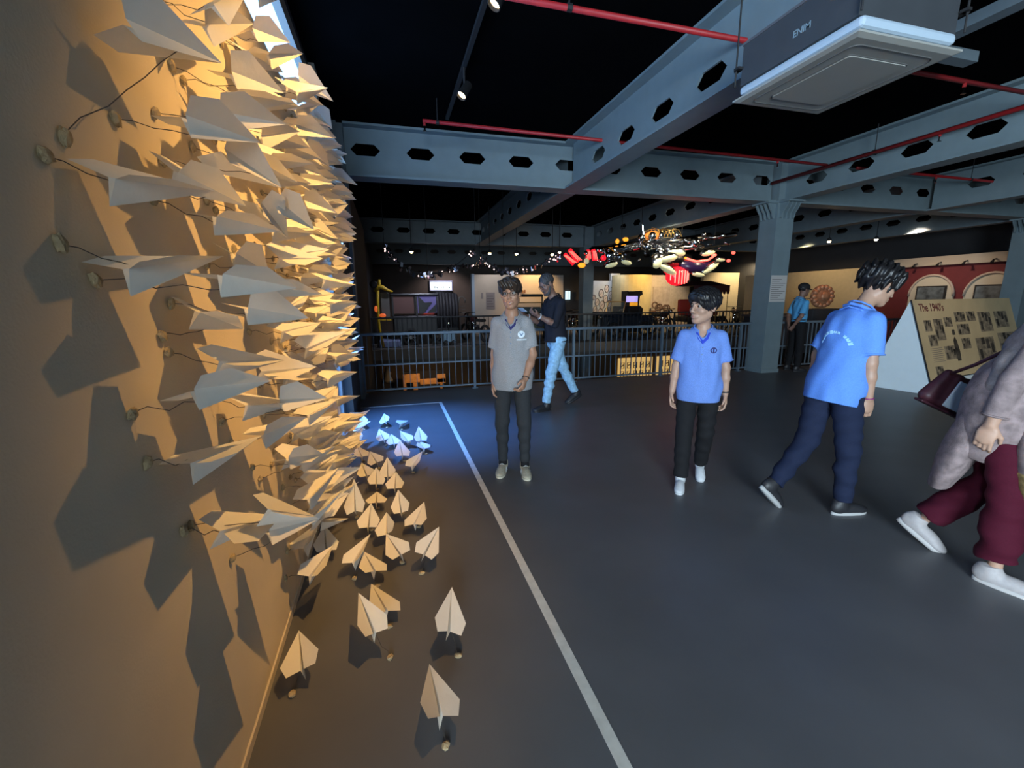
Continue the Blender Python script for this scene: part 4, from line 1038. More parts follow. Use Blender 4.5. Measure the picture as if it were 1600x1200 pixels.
FILL_PLANES = [
(-478,3239,587,-437,3510,651,24),(-397,4238,2217,-266,4475,2254,9),(-388,4025,2337,-229,4248,2369,18),(-419,3513,1235,-324,3755,1253,46),(-480,4202,308,-383,4453,295,-13),
(-465,2823,1028,-354,3076,1039,-17),(-404,4381,2587,-283,4610,2593,-3),(-440,4529,2138,-273,4755,2129,16),(-480,3074,223,-340,3289,281,-26),(-430,4367,2278,-292,4584,2290,-34),
(-441,3647,2676,-278,3874,2655,-42),(-475,4054,1436,-336,4290,1515,28),(-413,4442,1041,-274,4683,1000,13),(-410,3560,1837,-299,3808,1931,-23),(-478,4534,1868,-337,4760,1918,74),
(-461,4058,2519,-293,4240,2526,-23),(-482,3425,1516,-323,3639,1533,-12),(-470,4315,1720,-398,4567,1779,-1),(-437,4359,1481,-295,4562,1446,37),(-466,2622,2386,-329,2841,2425,7),
(-432,3461,1989,-283,3700,2010,0),(-377,3140,2117,-300,3399,2083,-76),(-398,3007,2369,-317,3247,2351,-13),(-412,4112,1105,-291,4334,1124,-34),(-441,3776,434,-299,4011,433,31),
(-394,4055,1745,-310,4290,1831,-4),(-441,4388,1201,-312,4618,1182,-15),(-468,2891,1511,-345,3121,1524,-15),(-413,3959,2028,-232,4169,2016,55),(-430,4007,1581,-280,4221,1640,11),
(-390,3227,1905,-292,3470,1946,-10),(-406,3620,1392,-256,3856,1462,28),(-451,3772,2479,-386,4030,2421,-25),(-451,4300,1855,-301,4513,1835,-17),(-387,4249,2429,-229,4474,2403,-56),
(-376,3739,1518,-264,3991,1539,6),(-404,3779,246,-259,3986,261,6),(-398,2989,1927,-297,3221,1899,64),(-445,4564,1717,-312,4783,1723,41),(-464,2825,1635,-372,3071,1619,4),
(-382,4230,2028,-277,4468,2037,35),(-470,3997,1182,-385,4243,1220,-5),(-482,3364,541,-355,3591,494,11),(-465,4545,1517,-387,4805,1491,-19),(-437,4009,257,-321,4230,247,-8),
(-437,2668,914,-347,2900,968,18),(-433,2894,343,-299,3124,333,-19),(-453,4516,2420,-336,4758,2430,-28),(-466,2851,1762,-408,3114,1778,10),(-448,4506,1329,-345,4741,1367,21),
(-413,4320,207,-324,4561,206,-9),(-458,4532,1184,-406,4784,1215,29),(-442,3330,2027,-302,3544,2051,-37),(-383,3672,1754,-281,3896,1792,42),(-392,3304,1245,-245,3497,1293,26),
(-466,2680,1817,-270,2884,1833,35),(-393,2585,2243,-308,2820,2238,-63),(-458,3165,1614,-366,3394,1601,1),(-388,2608,1429,-310,2845,1484,7),(-467,4549,2610,-354,4770,2588,-11),
(-434,2749,2022,-340,2985,2027,17),(-449,4219,1323,-283,4443,1304,-5),(-465,2647,1160,-373,2889,1215,19),(-481,3891,2268,-371,4145,2248,-24),(-448,3570,2091,-358,3811,2146,-4),
(-424,3157,1095,-348,3411,1089,11),(-383,3841,1629,-260,4049,1740,-38),(-404,2633,375,-285,2856,369,-33),(-414,3916,1048,-311,4181,1062,-7),(-431,3624,2315,-355,3888,2305,9),
(-454,3681,1189,-310,3917,1172,-14),(-461,2916,2669,-371,3184,2697,32),(-464,3137,681,-417,3388,696,3),(-451,3693,1985,-321,3943,1923,31),(-404,3090,1291,-260,3327,1253,12),
(-460,3419,233,-331,3658,214,-15),(-401,3520,1643,-259,3756,1684,-26),(-415,3875,1387,-283,4102,1326,28),(-388,4278,1059,-255,4523,1042,-3),(-406,2207,1812,-302,2437,1851,25),
(-381,3187,1466,-249,3436,1493,10),(-454,2549,646,-301,2775,720,-16),(-448,4199,2665,-370,4436,2692,-4),(-400,3680,330,-307,3929,348,25),(-474,3193,1773,-367,3435,1815,-9),
(-394,3001,673,-303,3247,672,3),(-421,3054,518,-239,3254,534,6),(-415,3280,418,-275,3513,399,10),(-405,3526,401,-328,3763,409,-57),(-433,2780,2243,-374,3037,2241,4),
(-404,2588,2027,-306,2807,2097,-3),(-434,3319,2452,-351,3578,2502,3),(-437,2517,1616,-299,2729,1624,-7),(-452,4487,316,-306,4704,329,51),(-433,3410,2686,-325,3651,2708,42),
(-418,3191,2281,-281,3426,2321,-8),(-454,2053,1167,-387,2320,1144,21),(-433,3932,1852,-355,4180,1861,17),(-452,2757,2614,-374,3017,2626,-15),(-422,4585,946,-307,4821,992,-6),
(-380,3835,2075,-225,4060,2051,-12),(-449,3467,1073,-283,3680,1105,25),(-457,2632,785,-348,2893,770,-12),(-435,3952,417,-274,4180,446,-22),(-446,3839,1172,-354,4069,1150,-19),
(-467,2694,239,-349,2908,279,47),(-394,3758,1328,-246,3979,1347,40),(-435,3423,2152,-253,3634,2203,15),(-424,2782,1381,-295,3007,1375,23),(-454,3774,2203,-334,4009,2243,19),
(-392,4403,2069,-258,4603,2126,18),(-376,2618,2602,-229,2845,2587,-32),(-390,2548,488,-227,2761,460,-42),(-478,2988,935,-403,3238,911,30),(-396,3436,1376,-291,3663,1356,-8),
(-426,4121,1936,-325,4351,1958,78),(-456,4268,1581,-315,4499,1642,0),(-440,2482,1763,-267,2710,1752,-22),(-434,2936,2102,-337,3185,1998,-28),(-433,2226,407,-331,2466,412,-92),
(-480,4202,952,-358,4439,991,-35),(-461,2724,658,-308,2950,607,-24),(-447,4572,2293,-404,4834,2322,71),(-405,4062,2152,-233,4281,2126,0),(-417,3312,1701,-272,3530,1734,17),
(-444,2330,1878,-368,2598,1930,32),(-476,3239,263,-342,3440,321,6),(-484,3778,2699,-355,3985,2752,-19),(-452,4084,409,-301,4284,437,-24),(-441,3035,379,-330,3258,420,10),
(-419,4015,2695,-294,4238,2726,24),(-423,2084,1683,-257,2313,1738,36),(-413,2284,1340,-300,2518,1343,11),(-405,2001,616,-295,2257,662,-11),(-466,2468,789,-309,2692,816,17),
(-462,2769,825,-433,3021,838,-3),(-442,2409,373,-302,2648,348,49),(-465,4409,1625,-315,4650,1674,20),(-394,4318,377,-251,4529,398,0),(-405,2951,1355,-260,3196,1340,10),
(-421,2676,1671,-306,2910,1660,-4),(-419,4179,1697,-291,4398,1690,21),(-448,3134,2436,-317,3384,2421,-15),(-485,4577,2014,-401,4842,2061,13),(-445,3014,1680,-315,3262,1700,-17),
(-426,2151,2013,-316,2373,2040,22),(-447,4578,208,-263,4757,218,17),(-385,2083,988,-274,2324,1006,-5),(-375,2446,1978,-239,2659,1964,-39),(-445,2057,200,-366,2297,213,4),
(-445,2937,201,-288,3172,197,-20),(-454,2111,1453,-363,2327,1533,16),(-382,3653,1057,-254,3878,1005,36),(-468,2848,2379,-410,3077,2462,-17),(-438,3767,990,-278,3946,1058,25),
(-411,3660,528,-311,3896,515,-10),(-427,2380,942,-344,2611,904,-31),(-408,3624,2506,-274,3832,2527,7),(-461,2351,2070,-323,2598,2041,30),(-406,2510,2502,-269,2744,2521,22),
(-455,4415,1921,-314,4633,1894,26),(-413,2077,2278,-326,2302,2342,27),(-469,2276,1204,-413,2540,1171,51),(-423,3264,2164,-261,3461,2208,-16),(-442,2733,1518,-326,2993,1538,52),
(-410,3795,1812,-296,4016,1835,20),(-464,3036,2203,-283,3254,2238,1),(-437,2098,762,-310,2331,754,-15),(-380,2446,2318,-229,2676,2346,-15),(-483,3315,807,-418,3563,836,59),
(-380,3257,2697,-303,3502,2660,-3),(-478,2552,1875,-384,2802,1939,-18),(-474,2369,670,-318,2592,646,-8),(-376,2148,1279,-212,2371,1343,29),(-438,2687,520,-246,2888,508,-17),
(-386,3294,1377,-282,3518,1426,43),(-463,2153,885,-320,2387,902,28),(-421,2693,2143,-272,2899,2169,-19),(-444,4554,1062,-306,4771,1146,-17),(-477,2452,564,-346,2670,596,26),
(-455,2016,1559,-293,2225,1527,-12),(-403,2256,1709,-264,2495,1778,-7),(-432,4035,1316,-318,4254,1342,-10),(-391,3687,1633,-255,3917,1682,-35),(-437,2132,2165,-311,2388,2204,-3),
(-388,3042,1162,-279,3264,1130,-31),(-428,2099,487,-287,2322,515,-22),(-383,3469,593,-230,3674,573,11),(-422,2506,2164,-301,2731,2169,-17),(-388,2883,689,-220,3078,675,2),
(-423,4239,1439,-254,4462,1432,-42),(-398,4252,2557,-209,4463,2529,-25),(-379,3645,2195,-263,3892,2249,71),(-392,3906,1516,-322,4144,1539,-11),(-459,2575,1301,-351,2817,1298,-53),
(-427,4376,2430,-249,4585,2427,-1),(-464,4451,2676,-348,4709,2678,25),(-395,3030,1437,-270,3255,1419,-21),(-420,3726,2589,-275,3929,2584,5),(-430,2005,1776,-307,2239,1798,7),
(-424,3384,1895,-284,3632,1892,15),(-459,3317,1023,-420,3570,974,-48),(-431,3402,1179,-275,3600,1182,-11),]
FLOOR_PLANES = [
(89,1265,90,69,1517,78,97,1235,13),(162,1633,102,211,1879,138,195,1603,18),(-141,1704,108,-219,1940,153,-85,1674,6),(-94,1889,63,-175,2129,61,-90,1859,14),
(-415,1629,72,-472,1876,64,-451,1599,-12),(103,2256,93,215,2480,130,86,2226,23),(-278,2314,79,-190,2550,111,-271,2284,-14),(-157,2207,76,-229,2449,63,-151,2177,13),
(-18,2329,70,-102,2567,87,-17,2362,-15),(-436,2499,70,-475,2745,111,-445,2582,6),(-100,2581,70,-99,2832,99,-92,2632,-15),(71,2659,70,156,2895,107,106,2745,-7),
(-214,2702,70,-200,2950,122,-203,2794,2),(-309,2952,70,-318,3143,236,-305,3003,-6),(-4,2842,70,-16,3086,137,4,2969,-4),(-172,3050,70,-175,3302,46,-165,3099,4),
(-41,3256,70,-25,3505,110,-30,3301,-1),(-181,3383,70,-184,3632,119,-172,3429,8),(-93,3501,70,-93,3736,162,-82,3543,4),(-187,3869,70,-255,4111,102,-176,3906,-15),
(-323,4061,70,-386,4303,108,-320,4131,3),(-261,3579,70,-313,3825,101,-253,3622,-7),(105,3671,70,217,3890,128,120,3708,0),(39,3986,70,20,4224,152,53,4017,5),
(253,4179,51,206,4428,55,266,4149,5),(236,4372,70,230,4608,160,230,4525,1),(108,4390,70,34,4626,123,125,4557,0),(-32,4401,53,-60,4650,89,-17,4371,0),
(-134,4555,55,-186,4795,115,-118,4525,-11),(-125,5221,64,-139,5469,112,-107,5191,-27),(42,5088,63,146,5318,38,59,5058,8),(-419,4642,55,-420,4870,165,-402,4612,-7),
(-386,5221,63,-395,5466,126,-368,5191,-9),]

PL = .275
# folded dart, nose at origin pointing +X, length PL along -X; z up
def sheet(vs, fs, name):
    # thin double-sided sheet
    n = len(vs); th = .0005
    me = MB().add(vs, fs).mesh(name, M_PAPER)
    return me
def wing_mesh(s, dz, wv):
    L = -PL
    A = (L * .76, s * wv, dz); B = (L * .985, s * wv * .74, dz * .75); Cc = (L * .90, s * .006, 0); Nn = (0, 0, 0); Md = (L * .55, s * wv * .36, dz * .30)
    mid = (L * .45, s * .004, 0)
    return sheet([Nn, A, B, Cc, mid, Md], [(0, 5, 1), (1, 5, 2), (2, 5, 3), (3, 5, 4), (4, 5, 0)], 'wing')
def keel_mesh():
    L = -PL
    return sheet([(0, 0, 0), (L * .90, .006, 0), (L * .93, 0, -.046), (L * .90, -.006, 0), (L * .45, .004, 0), (L * .45, -.004, 0), (L*.5, 0, -.026)], [(0, 4, 6), (4, 1, 2, 6), (0, 6, 5), (5, 6, 2, 3)], 'keel')
VARS = []
for dz, wv in ((.020, .070), (.032, .064), (.010, .076), (.026, .072)):
    VARS.append((wing_mesh(1, dz, wv), wing_mesh(-1, dz * random.uniform(.7, 1.2), wv * random.uniform(.93, 1.05))))
KEEL = keel_mesh()
def clay_mesh(seed):
    mb = MB().ball((0, 0, 0), (.008, .013, .017), 9, 6); rnd = random.Random(seed)
    mb.v = [tuple(c * rnd.uniform(.75, 1.25) for c in p) for p in mb.v]
    return mb.mesh('clay_knob', M_CLAY)
CLAY = [clay_mesh(k) for k in range(4)]
def unit_wire(seed):
    # unit-length slightly bent wire along +X whose radius is set per instance by scaling y and z
    rnd = random.Random(seed)
    pts = [(t / 6, (rnd.uniform(-6, 6) if 0 < t < 6 else 0), (rnd.uniform(-8, 8) if 0 < t < 6 else 0)) for t in range(7)]
    mb = MB(); v = []; f = []
    for x, y, z in pts:
        for k in range(5): v.append((x, y + math.cos(2 * PI * k / 5), z + math.sin(2 * PI * k / 5)))
    for i in range(6):
        for k in range(5): f.append((i * 5 + k, i * 5 + (k + 1) % 5, i * 5 + 5 + (k + 1) % 5, i * 5 + 5 + k))
    return mb.add(v, f + [(4, 3, 2, 1, 0), (30, 31, 32, 33, 34)]).mesh('wire', M_WIRE)
WIRES = [unit_wire(k) for k in range(4)]
def frame_along(a, b, up=Vector((0, 0, 1)), roll=0):
    x = (b - a).normalized(); y = up.cross(x)
    if y.length < 1e-4: y = Vector((0, 1, 0))
    y.normalize(); z = x.cross(y)
    M = Matrix((x, y, z)).transposed() @ Matrix.Rotation(roll, 3, 'X')
    return M
def plane(T, N, roll, anchor, label, group, i, anchor_normal):
    T, N = Vector(T) / 1000, Vector(N) / 1000
    sc = (N - T).length / (PL * .92)
    R = frame_along(T, N, roll=math.radians(roll)).to_4x4()
    root = thing('paper_plane', (0, 0, 0), label, 'paper plane', 0, group)
    M = Matrix.Translation(N) @ R
    root.matrix_world = M
    wl, wr = VARS[i % 4]
    S4 = Matrix.Scale(sc, 4)
    inv = M.inverted()
    for me, nm in ((wl, 'wing'), (wr, 'wing'), (KEEL, 'keel')):
        o = put(nm, me, root); o.matrix_local = S4
    hook = M @ (S4 @ Vector((-PL * .55, 0, -.024)))
    A = Vector(anchor)
    ln = (hook - A).length
    W = Matrix.Translation(A) @ frame_along(A, hook).to_4x4() @ Matrix.Diagonal((ln, .0011, .0011, 1))
    o = put('wire', WIRES[i % 4], root); o.matrix_local = inv @ W
    K = Matrix.Translation(A + Vector(anchor_normal) * .006) @ Matrix.Rotation(i * 1.7, 4, Vector(anchor_normal))
    if abs(anchor_normal[2]) > .5: K = K @ Matrix.Rotation(PI / 2, 4, 'Y')
    o = put('clay_knob', CLAY[i % 4], root); o.matrix_local = inv @ K
    return root
WL = {0: 'shaded paper plane seen from below near the top left of the wall flock', 12: 'large shaded paper plane at the left edge of the flock above eye level',
      28: 'large grey-shadowed paper plane at the left edge just below eye level', 38: 'paper plane with rolled grey top wing at the left edge, mid height',
      41: 'broad paper plane low on the left edge with a dark blue underside', 49: 'lowest left paper plane on the wall with a ragged tail', 32: 'bluish shaded paper plane hanging in a dark gap of the flock',
      8: 'paper plane with one dark wing just below the topmost left pair', 36: 'wide paper plane with a thin dark slot under its wing, mid left', 50: 'low paper plane beside the lowest left one on the wall',
      59: 'high paper plane silhouetted against the bright window top', 53: 'low paper plane at the floor end of the wall pointing right'}
USED = {}
def label_wall(r):
    T, N = Vector(r[:3]) / 1000, Vector(r[3:6]) / 1000
    u = (N - T).normalized(); z = T.z; y = T.y
    band = 'knee height' if z < .55 else 'waist height' if z < 1.0 else 'chest height' if z < 1.4 else 'eye level' if z < 1.75 else 'arm reach' if z < 2.2 else 'partition top'
    dep = 'near edge' if y < 1.5 else 'near half' if y < 2.4 else 'middle' if y < 3.1 else 'far half' if y < 3.9 else 'window end'
    nose = 'raised' if u.z > .12 else 'nose-down' if u.z < -.12 else 'level'
    rl = 'tipped roomward' if r[6] > 12 else 'tipped wallward' if r[6] < -12 else 'spread flat'
    ds = 'close in' if T.x < -.43 else 'well out'
    return '%s paper plane %s at %s, %s of flock, %s' % (nose, rl, band, dep, ds)
def unique(rows, fn):
    """give look-alikes of one spot an order from top to bottom"""
    d = {}
    for i, r in enumerate(rows): d.setdefault(fn(r), []).append(i)
    out = [None] * len(rows)
    for l, ii in d.items():
        ii.sort(key=lambda i: -rows[i][2] if fn is label_wall else -rows[i][1])
        for q, i in enumerate(ii):
            names = {1: ('',), 2: ('higher ', 'lower '), 3: ('highest ', 'middle ', 'lowest ')}.get(len(ii)) or ['%s ' % w for w in ('first', 'second', 'third', 'fourth', 'fifth', 'sixth', 'seventh')]
            if fn is label_floor: names = [n.replace('higher', 'farther').replace('lower', 'nearer').replace('highest', 'farthest').replace('lowest', 'nearest') for n in names]
            out[i] = names[min(q, len(names) - 1)] + l
    return out
def label_floor(r):
    T, N = Vector(r[:3]) / 1000, Vector(r[3:6]) / 1000
    u = (N - T).normalized()
    lat = 'beside the wall' if T.x < -.28 else 'mid strip' if T.x < -.02 else 'toward the tape line'
    dep = 'front' if T.y < 2.8 else 'second' if T.y < 3.3 else 'third' if T.y < 3.8 else 'fourth' if T.y < 4.3 else 'blue lit' if T.y < 4.9 else 'farthest'
    nz = 'nose turned right' if u.x > .15 else 'nose turned left' if u.x < -.15 else 'nose straight ahead'
    return 'paper plane over the floor, %s row, %s, %s' % (dep, lat, nz)
GW = 'paper planes pinned across the cream partition'
ALLL = unique(list(WALL_PLANES) + list(FILL_PLANES), label_wall)
ALLF = unique(list(FLOOR_PLANES), label_floor)
k = 0
for i, r in enumerate(WALL_PLANES):
    T, N = Vector(r[:3]) / 1000, Vector(r[3:6]) / 1000
    anchor = (-.545, min(T.y - .04, 4.62), T.z - .01 + .05 * math.sin(i * 2.3))
    if i == 0: anchor = (-.545, 1.03, 1.79)
    if anchor[2] > 2.80: anchor = (-.545, anchor[1], 2.79)
    plane(r[:3], r[3:6], r[6], anchor, WL.get(i) or ALLL[k], GW, k, (1, 0, 0))
    k += 1
for r in FILL_PLANES:
    T = Vector(r[:3]) / 1000
    anchor = (-.545, T.y - random.uniform(.0, .08), min(2.79, T.z + random.uniform(-.06, .04)))
    plane(r[:3], r[3:6], r[6], anchor, ALLL[k], GW, k, (1, 0, 0)); k += 1
FLAB = ['nearest paper plane over the floor, at the bottom of the picture', 'lone paper plane with a notched tail nearest the tape line', 'front plane of the close pair over the mid floor', 'rear plane of the close pair over the mid floor', 'paper plane over the floor beside the wall base',
        'paper plane tilted right, standing alone right of the floor flock', 'paper plane with a small tail tip left of the crossed pair', 'right-hand plane of the crossed pair over the floor', 'paper plane behind the crossed pair with its tail to the right', 'paper plane hovering just below the lowest wall planes']
GF = 'paper planes hovering over the floor'
for i, r in enumerate(FLOOR_PLANES):
    a = (r[6] / 1000, r[7] / 1000, .0)
    plane(r[:3], r[3:6], r[8], a, FLAB[i] if i < len(FLAB) else ALLF[i], GF, k, (0, 0, 1)); k += 1
# ------------------------------------------------------------------ gallery across the atrium
M_VBLACK = mat('carriage_black', (.016, .015, .018), .35, noise=.1)
M_SPOKE = mat('wheel_spoke', (.12, .11, .10), .5)
def wheel(parent, c, r, axis='y', tw=.05, nsp=8, name='wheel'):
    n = 20
    ax = {'y': Matrix.Rotation(PI / 2, 4, 'X'), 'x': Matrix.Rotation(PI / 2, 4, 'Y')}[axis]
    X = Matrix.Translation(c) @ ax
    w = MB().tube([X @ Vector((r * math.cos(2 * PI * k / n), r * math.sin(2 * PI * k / n), 0)) for k in range(n)], tw, 8, close=True).build(name, M_RUBBER, parent, True)
    MB().lathe([(.07 * r / .3, -tw), (.07 * r / .3, tw)], 12, X).build('hub', M_CHROME, w)
    for k in range(nsp):
        a = 2 * PI * k / nsp
        MB().tube([X @ Vector((0, 0, 0)), X @ Vector((r * math.cos(a), r * math.sin(a), 0))], .010, 5).build('spoke', M_SPOKE, w)
    return w
# black vintage carriage
t = thing('vintage_carriage', (.1, 14.9, 0), 'black vintage carriage with a ribbed folding hood on the far gallery', 'carriage')
MB().bevbox((.0, 0, .34), (2.2, 1.3, .98), .05).build('body', M_VBLACK, t)
for a, b, m, nm in ((.04, .70, mat('brown_canvas', (.16, .085, .075), .8), 'side_panel'), (.82, 1.44, mat('violet_cloth', (.20, .17, .42), .8), 'side_panel')):
    MB().box((a, .02, 1.05), (b, .05, 1.62)).build(nm, m, t)
MB().add([(.85, .0, 1.06), (1.02, .0, 1.06), (1.3, .0, 1.40), (1.05, .0, 1.40), (.84, .0, 1.62)], [(0, 1, 2, 3, 4)]).add([(1.12, .005, 1.06), (1.42, .005, 1.06), (1.43, .005, 1.35)], [(0, 1, 2)]).build('curtain', M_VBLACK, t)
for x in (0, .76, 1.46):
    for y_ in (0, 1.2): MB().box((x, y_, .95), (x + .05, y_ + .06, 1.68)).build('pillar', M_VBLACK, t)
MB().bevbox((-.04, -.04, 1.62), (1.52, 1.3, 1.70), .03).build('roof', M_VBLACK, t)
MB().bevbox((1.0, .2, 1.02), (1.40, .9, 1.16), .04).bevbox((1.0, .2, 1.1), (1.1, .9, 1.32), .04).build('seat', mat('red_seat_painted_glow', (.5, .05, .05), .5, emit=(1, .1, .08), estr=.35), t)  # seat is no lamp, light on the red is put in as emission
for k in range(7):
    x = 1.48 + .105 * k
    MB().tube([(x, .0, .55), (x + .01, -.02, 1.2), (x + .0, .05, 1.70 - .012 * k), (x, .65, 1.74 - .012 * k), (x, 1.25, 1.68 - .012 * k), (x, 1.3, .6)], .055, 8).build('hood_rib', mat('hood_leather', (.035, .033, .038), .6), t, True)
for x, r in ((.55, .24), (1.55, .24)):
    wheel(t, (x, -.04, .26), r); wheel(t, (x, 1.34, .26), r)
MB().tube([(2.16, .1, 1.2), (2.22, .1, 1.55), (2.34, .1, 1.58), (2.42, .1, 1.48), (2.42, .1, 1.38)], .028, 8).build('bent_pipe', M_SPOKE, t, True)
for k in range(3): MB().tube([(2.2, .1, 1.02 + .11 * k), (2.42, .1, 1.04 + .11 * k)], .016, 6).build('side_rung', M_SPOKE, t)
# yellow hoist/arcade frame at the left
t = thing('yellow_frame', (-.36, 14.32, 0), 'yellow curved metal frame with a round black lamp left of the black carriage', 'frame')
M_YEL = mat('yellow_paint', (.62, .40, .02), .45)
MB().tube([(.12, 0, .0), (.04, 0, .6), (.02, 0, .86), (.03, 0, 1.4), (.06, 0, 1.78)], .045, 8).build('post', M_YEL, t, True)
MB().tube([(-.02, 0, 1.74), (.10, 0, 1.90), (.20, 0, 1.88), (.34, 0, 1.80), (.50, 0, 1.74)], [.06, .075, .07, .05, .03], 10).build('arm', M_YEL, t, True)
MB().tube([(.10, 0, 1.86), (.13, 0, 2.12)], [.07, .03], 8).build('horn', M_YEL, t, True)
MB().lathe([(.11, -.08), (.12, .05), (.09, .07)], 16, Matrix.Translation((-.05, -.05, 1.96)) @ Matrix.Rotation(PI / 2, 4, 'X')).build('round_lamp', M_VBLACK, t, True)
MB().ball((-.03, -.02, 1.22), (.05, .05, .10)).ball((.16, -.02, 1.02), (.10, .05, .06)).build('tail_light', mat('orange_red_light', (.6, .1, .03), .4, emit=(1, .18, .04), estr=.5), t, True)
MB().bevbox((.0, -.03, .84), (.44, .05, .92), .02).build('step', M_YEL, t)
MB().bevbox((.12, .1, .92), (.38, .3, 1.72), .02).build('back_plate', mat('grey_plate', (.14, .14, .13), .6), t)
o = MB().bevbox((-.36, 14.4, 0), (.30, 15.4, .20), .02).build('display_plinth', mat('blue_grey_plinth', (.20, .24, .42), .6)); tag(o, 'low blue grey plinth under the yellow frame', 'plinth')
t = thing('display_cart', (1.85, 14.55, 0), 'small light blue cart standing before the black carriage', 'cart')
MB().bevbox((-.16, -.1, .10), (.22, .25, .46), .03).build('box', mat('light_blue_paint', (.25, .42, .55), .5), t)
for x in (-.1, .16): wheel(t, (x, -.12, .08), .07, tw=.018, nsp=4)
MB().tube([(.02, .05, .46), (.03, .05, .66)], .02, 6).ball((.03, .05, .70), .05).build('handle', M_CHROME, t)

# exhibition walls
M_PART = mat('partition_white', (.52, .46, .42), .85, noise=.06, nscale=2)
struct('wall_exhibit', MB().box((3.62, 19.0, 0), (7.75, 19.2, 2.53)), M_PART, 'pale exhibition wall behind the boy in grey')
struct('trim_2', MB().box((3.50, 18.97, 0), (3.62, 19.22, 2.56)), mat('pale_blue_edge', (.36, .48, .66), .7), 'pale blue end post of the exhibition wall')
t = thing('wall_poster', (4.32, 18.995, 1.05), 'grey poster on the pale exhibition wall left of the boy in grey', 'poster')
MB().box((-.20, -.01, .0), (.20, 0, .72)).build('sheet', mat('grey_poster', (.28, .25, .27), .7), t)
MB().box((-.42, -.01, .45), (-.32, 0, .70)).build('sheet', MATS['grey_poster'], t)
for k in range(5): MB().box((-.16, -.014, .1 + .11 * k), (.16 - .04 * (k % 3), -.01, .14 + .11 * k)).build('text_line', mat('poster_print', (.17, .15, .17), .7), t)
t = thing('wall_sign', (5.6, 18.995, 1.72), 'small brown lettered sign on the warm lit exhibition wall', 'sign')
for k in range(8): MB().box((-.36 + k * .09, -.02, .02 * (k % 2)), (-.30 + k * .09, 0, .14 + .02 * (k % 3))).build('letter', mat('brown_letter', (.22, .10, .05), .7), t)
struct('wall_mural', MB().box((9.10, 19.0, 0), (10.62, 19.15, 2.28)).box((10.15, 18.98, 2.0), (10.62, 19.15, 2.62)), mat('mural_white', (.50, .50, .50), .85, noise=.04), 'pale wall painted with petal outlines')
mural = thing('mural', (9.85, 18.99, 0), 'dark line mural of overlapping petals on the pale wall', 'mural')
M_LINE = mat('mural_line', (.10, .085, .08), .8); M_PET = mat('mural_petal', (.50, .42, .38), .8)
rnd = random.Random(3)
for k, (x, z, r) in enumerate(((.1, 1.92, .17), (-.18, 1.7, .19), (.32, 1.62, .19), (.05, 1.45, .18), (-.38, 1.3, .17), (-.12, 1.16, .2), (.24, 1.2, .18), (-.48, .95, .16), (-.2, .82, .19), (.12, .86, .17), (.40, .9, .17), (-.55, 1.52, .12))):
    q = MB().add([(x, -.004, z)] + [(x + r * .62 * math.cos(a), -.004, z + r * math.sin(a)) for a in np.linspace(0, 2 * PI, 16, endpoint=False)], [(0, 1 + i, 1 + (i + 1) % 16) for i in range(16)]).build('petal', M_PET, mural)
    MB().tube([(x + r * .62 * math.cos(a), -.01, z + r * math.sin(a)) for a in np.linspace(0, 2 * PI, 16, endpoint=False)], .013, 5, close=True).tube([(x - r * .3, -.008, z - .06), (x + r * .2, -.008, z + .05)], .010, 5).build('petal_outline', M_LINE, q)
o = MB().box((10.20, 18.90, 1.1), (10.52, 18.96, 1.95)).build('hanging_banner', mat('dark_red_banner', (.18, .03, .04), .8)); tag(o, 'dark red hanging banner between the petal mural and the yellow curved wall', 'banner')
MB().tube([(10.16, 18.93, 1.97), (10.56, 18.93, 1.97)], .02, 6).build('rod', M_BLACK, o)
# curved yellow wall
mb = MB(); n = 16; v = []; f = []
for k in range(n + 1):
    a = PI + PI * k / n
    v += [(11.15 + .98 * math.cos(a), 18.9 + .9 * math.sin(a), 0), (11.15 + .98 * math.cos(a), 18.9 + .9 * math.sin(a), 2.52)]
for k in range(n): f.append((2 * k, 2 * k + 1, 2 * k + 3, 2 * k + 2))
struct('wall_curved', mb.add(v, f + [tuple(2 * k + 1 for k in range(n + 1))]), mat('cream_wall_far', (.62, .50, .27), .85, noise=.05), 'yellow lit curved wall behind the arcade cabinet', smooth=False)
struct('wall_mural_right', MB().box((12.0, 18.6, 0), (14.2, 18.8, 2.53)), mat('beige_mural_wall', (.48, .39, .30), .85, noise=.1), 'beige wall with a faded motorcycle mural')
t = thing('motorcycle_mural', (12.6, 18.575, .7), 'faded brown mural of motorcycles on the beige wall', 'mural')
MB().box((-.42, -.006, .0), (.5, 0, 1.3)).build('mural_sheet', mat('mural_sheet', (.42, .34, .28), .85, noise=.2, nscale=5), t)
for k in range(7):
    x, z = rnd.uniform(-.3, .4), rnd.uniform(.1, .5)
    MB().tube([(x + .14 * math.cos(a), -.012, z + .14 * math.sin(a)) for a in np.linspace(0, 2 * PI, 14, endpoint=False)], .03, 5, close=True).build('wheel_outline', mat('mural_brown', (.13, .07, .045), .8), t)
struct('wall_cream_far', MB().box((14.9, 18.5, 0), (17.0, 18.7, 2.66)), mat('cream_wall_far2', (.58, .48, .32), .85, noise=.05), 'cream wall left of the main column in the distance')
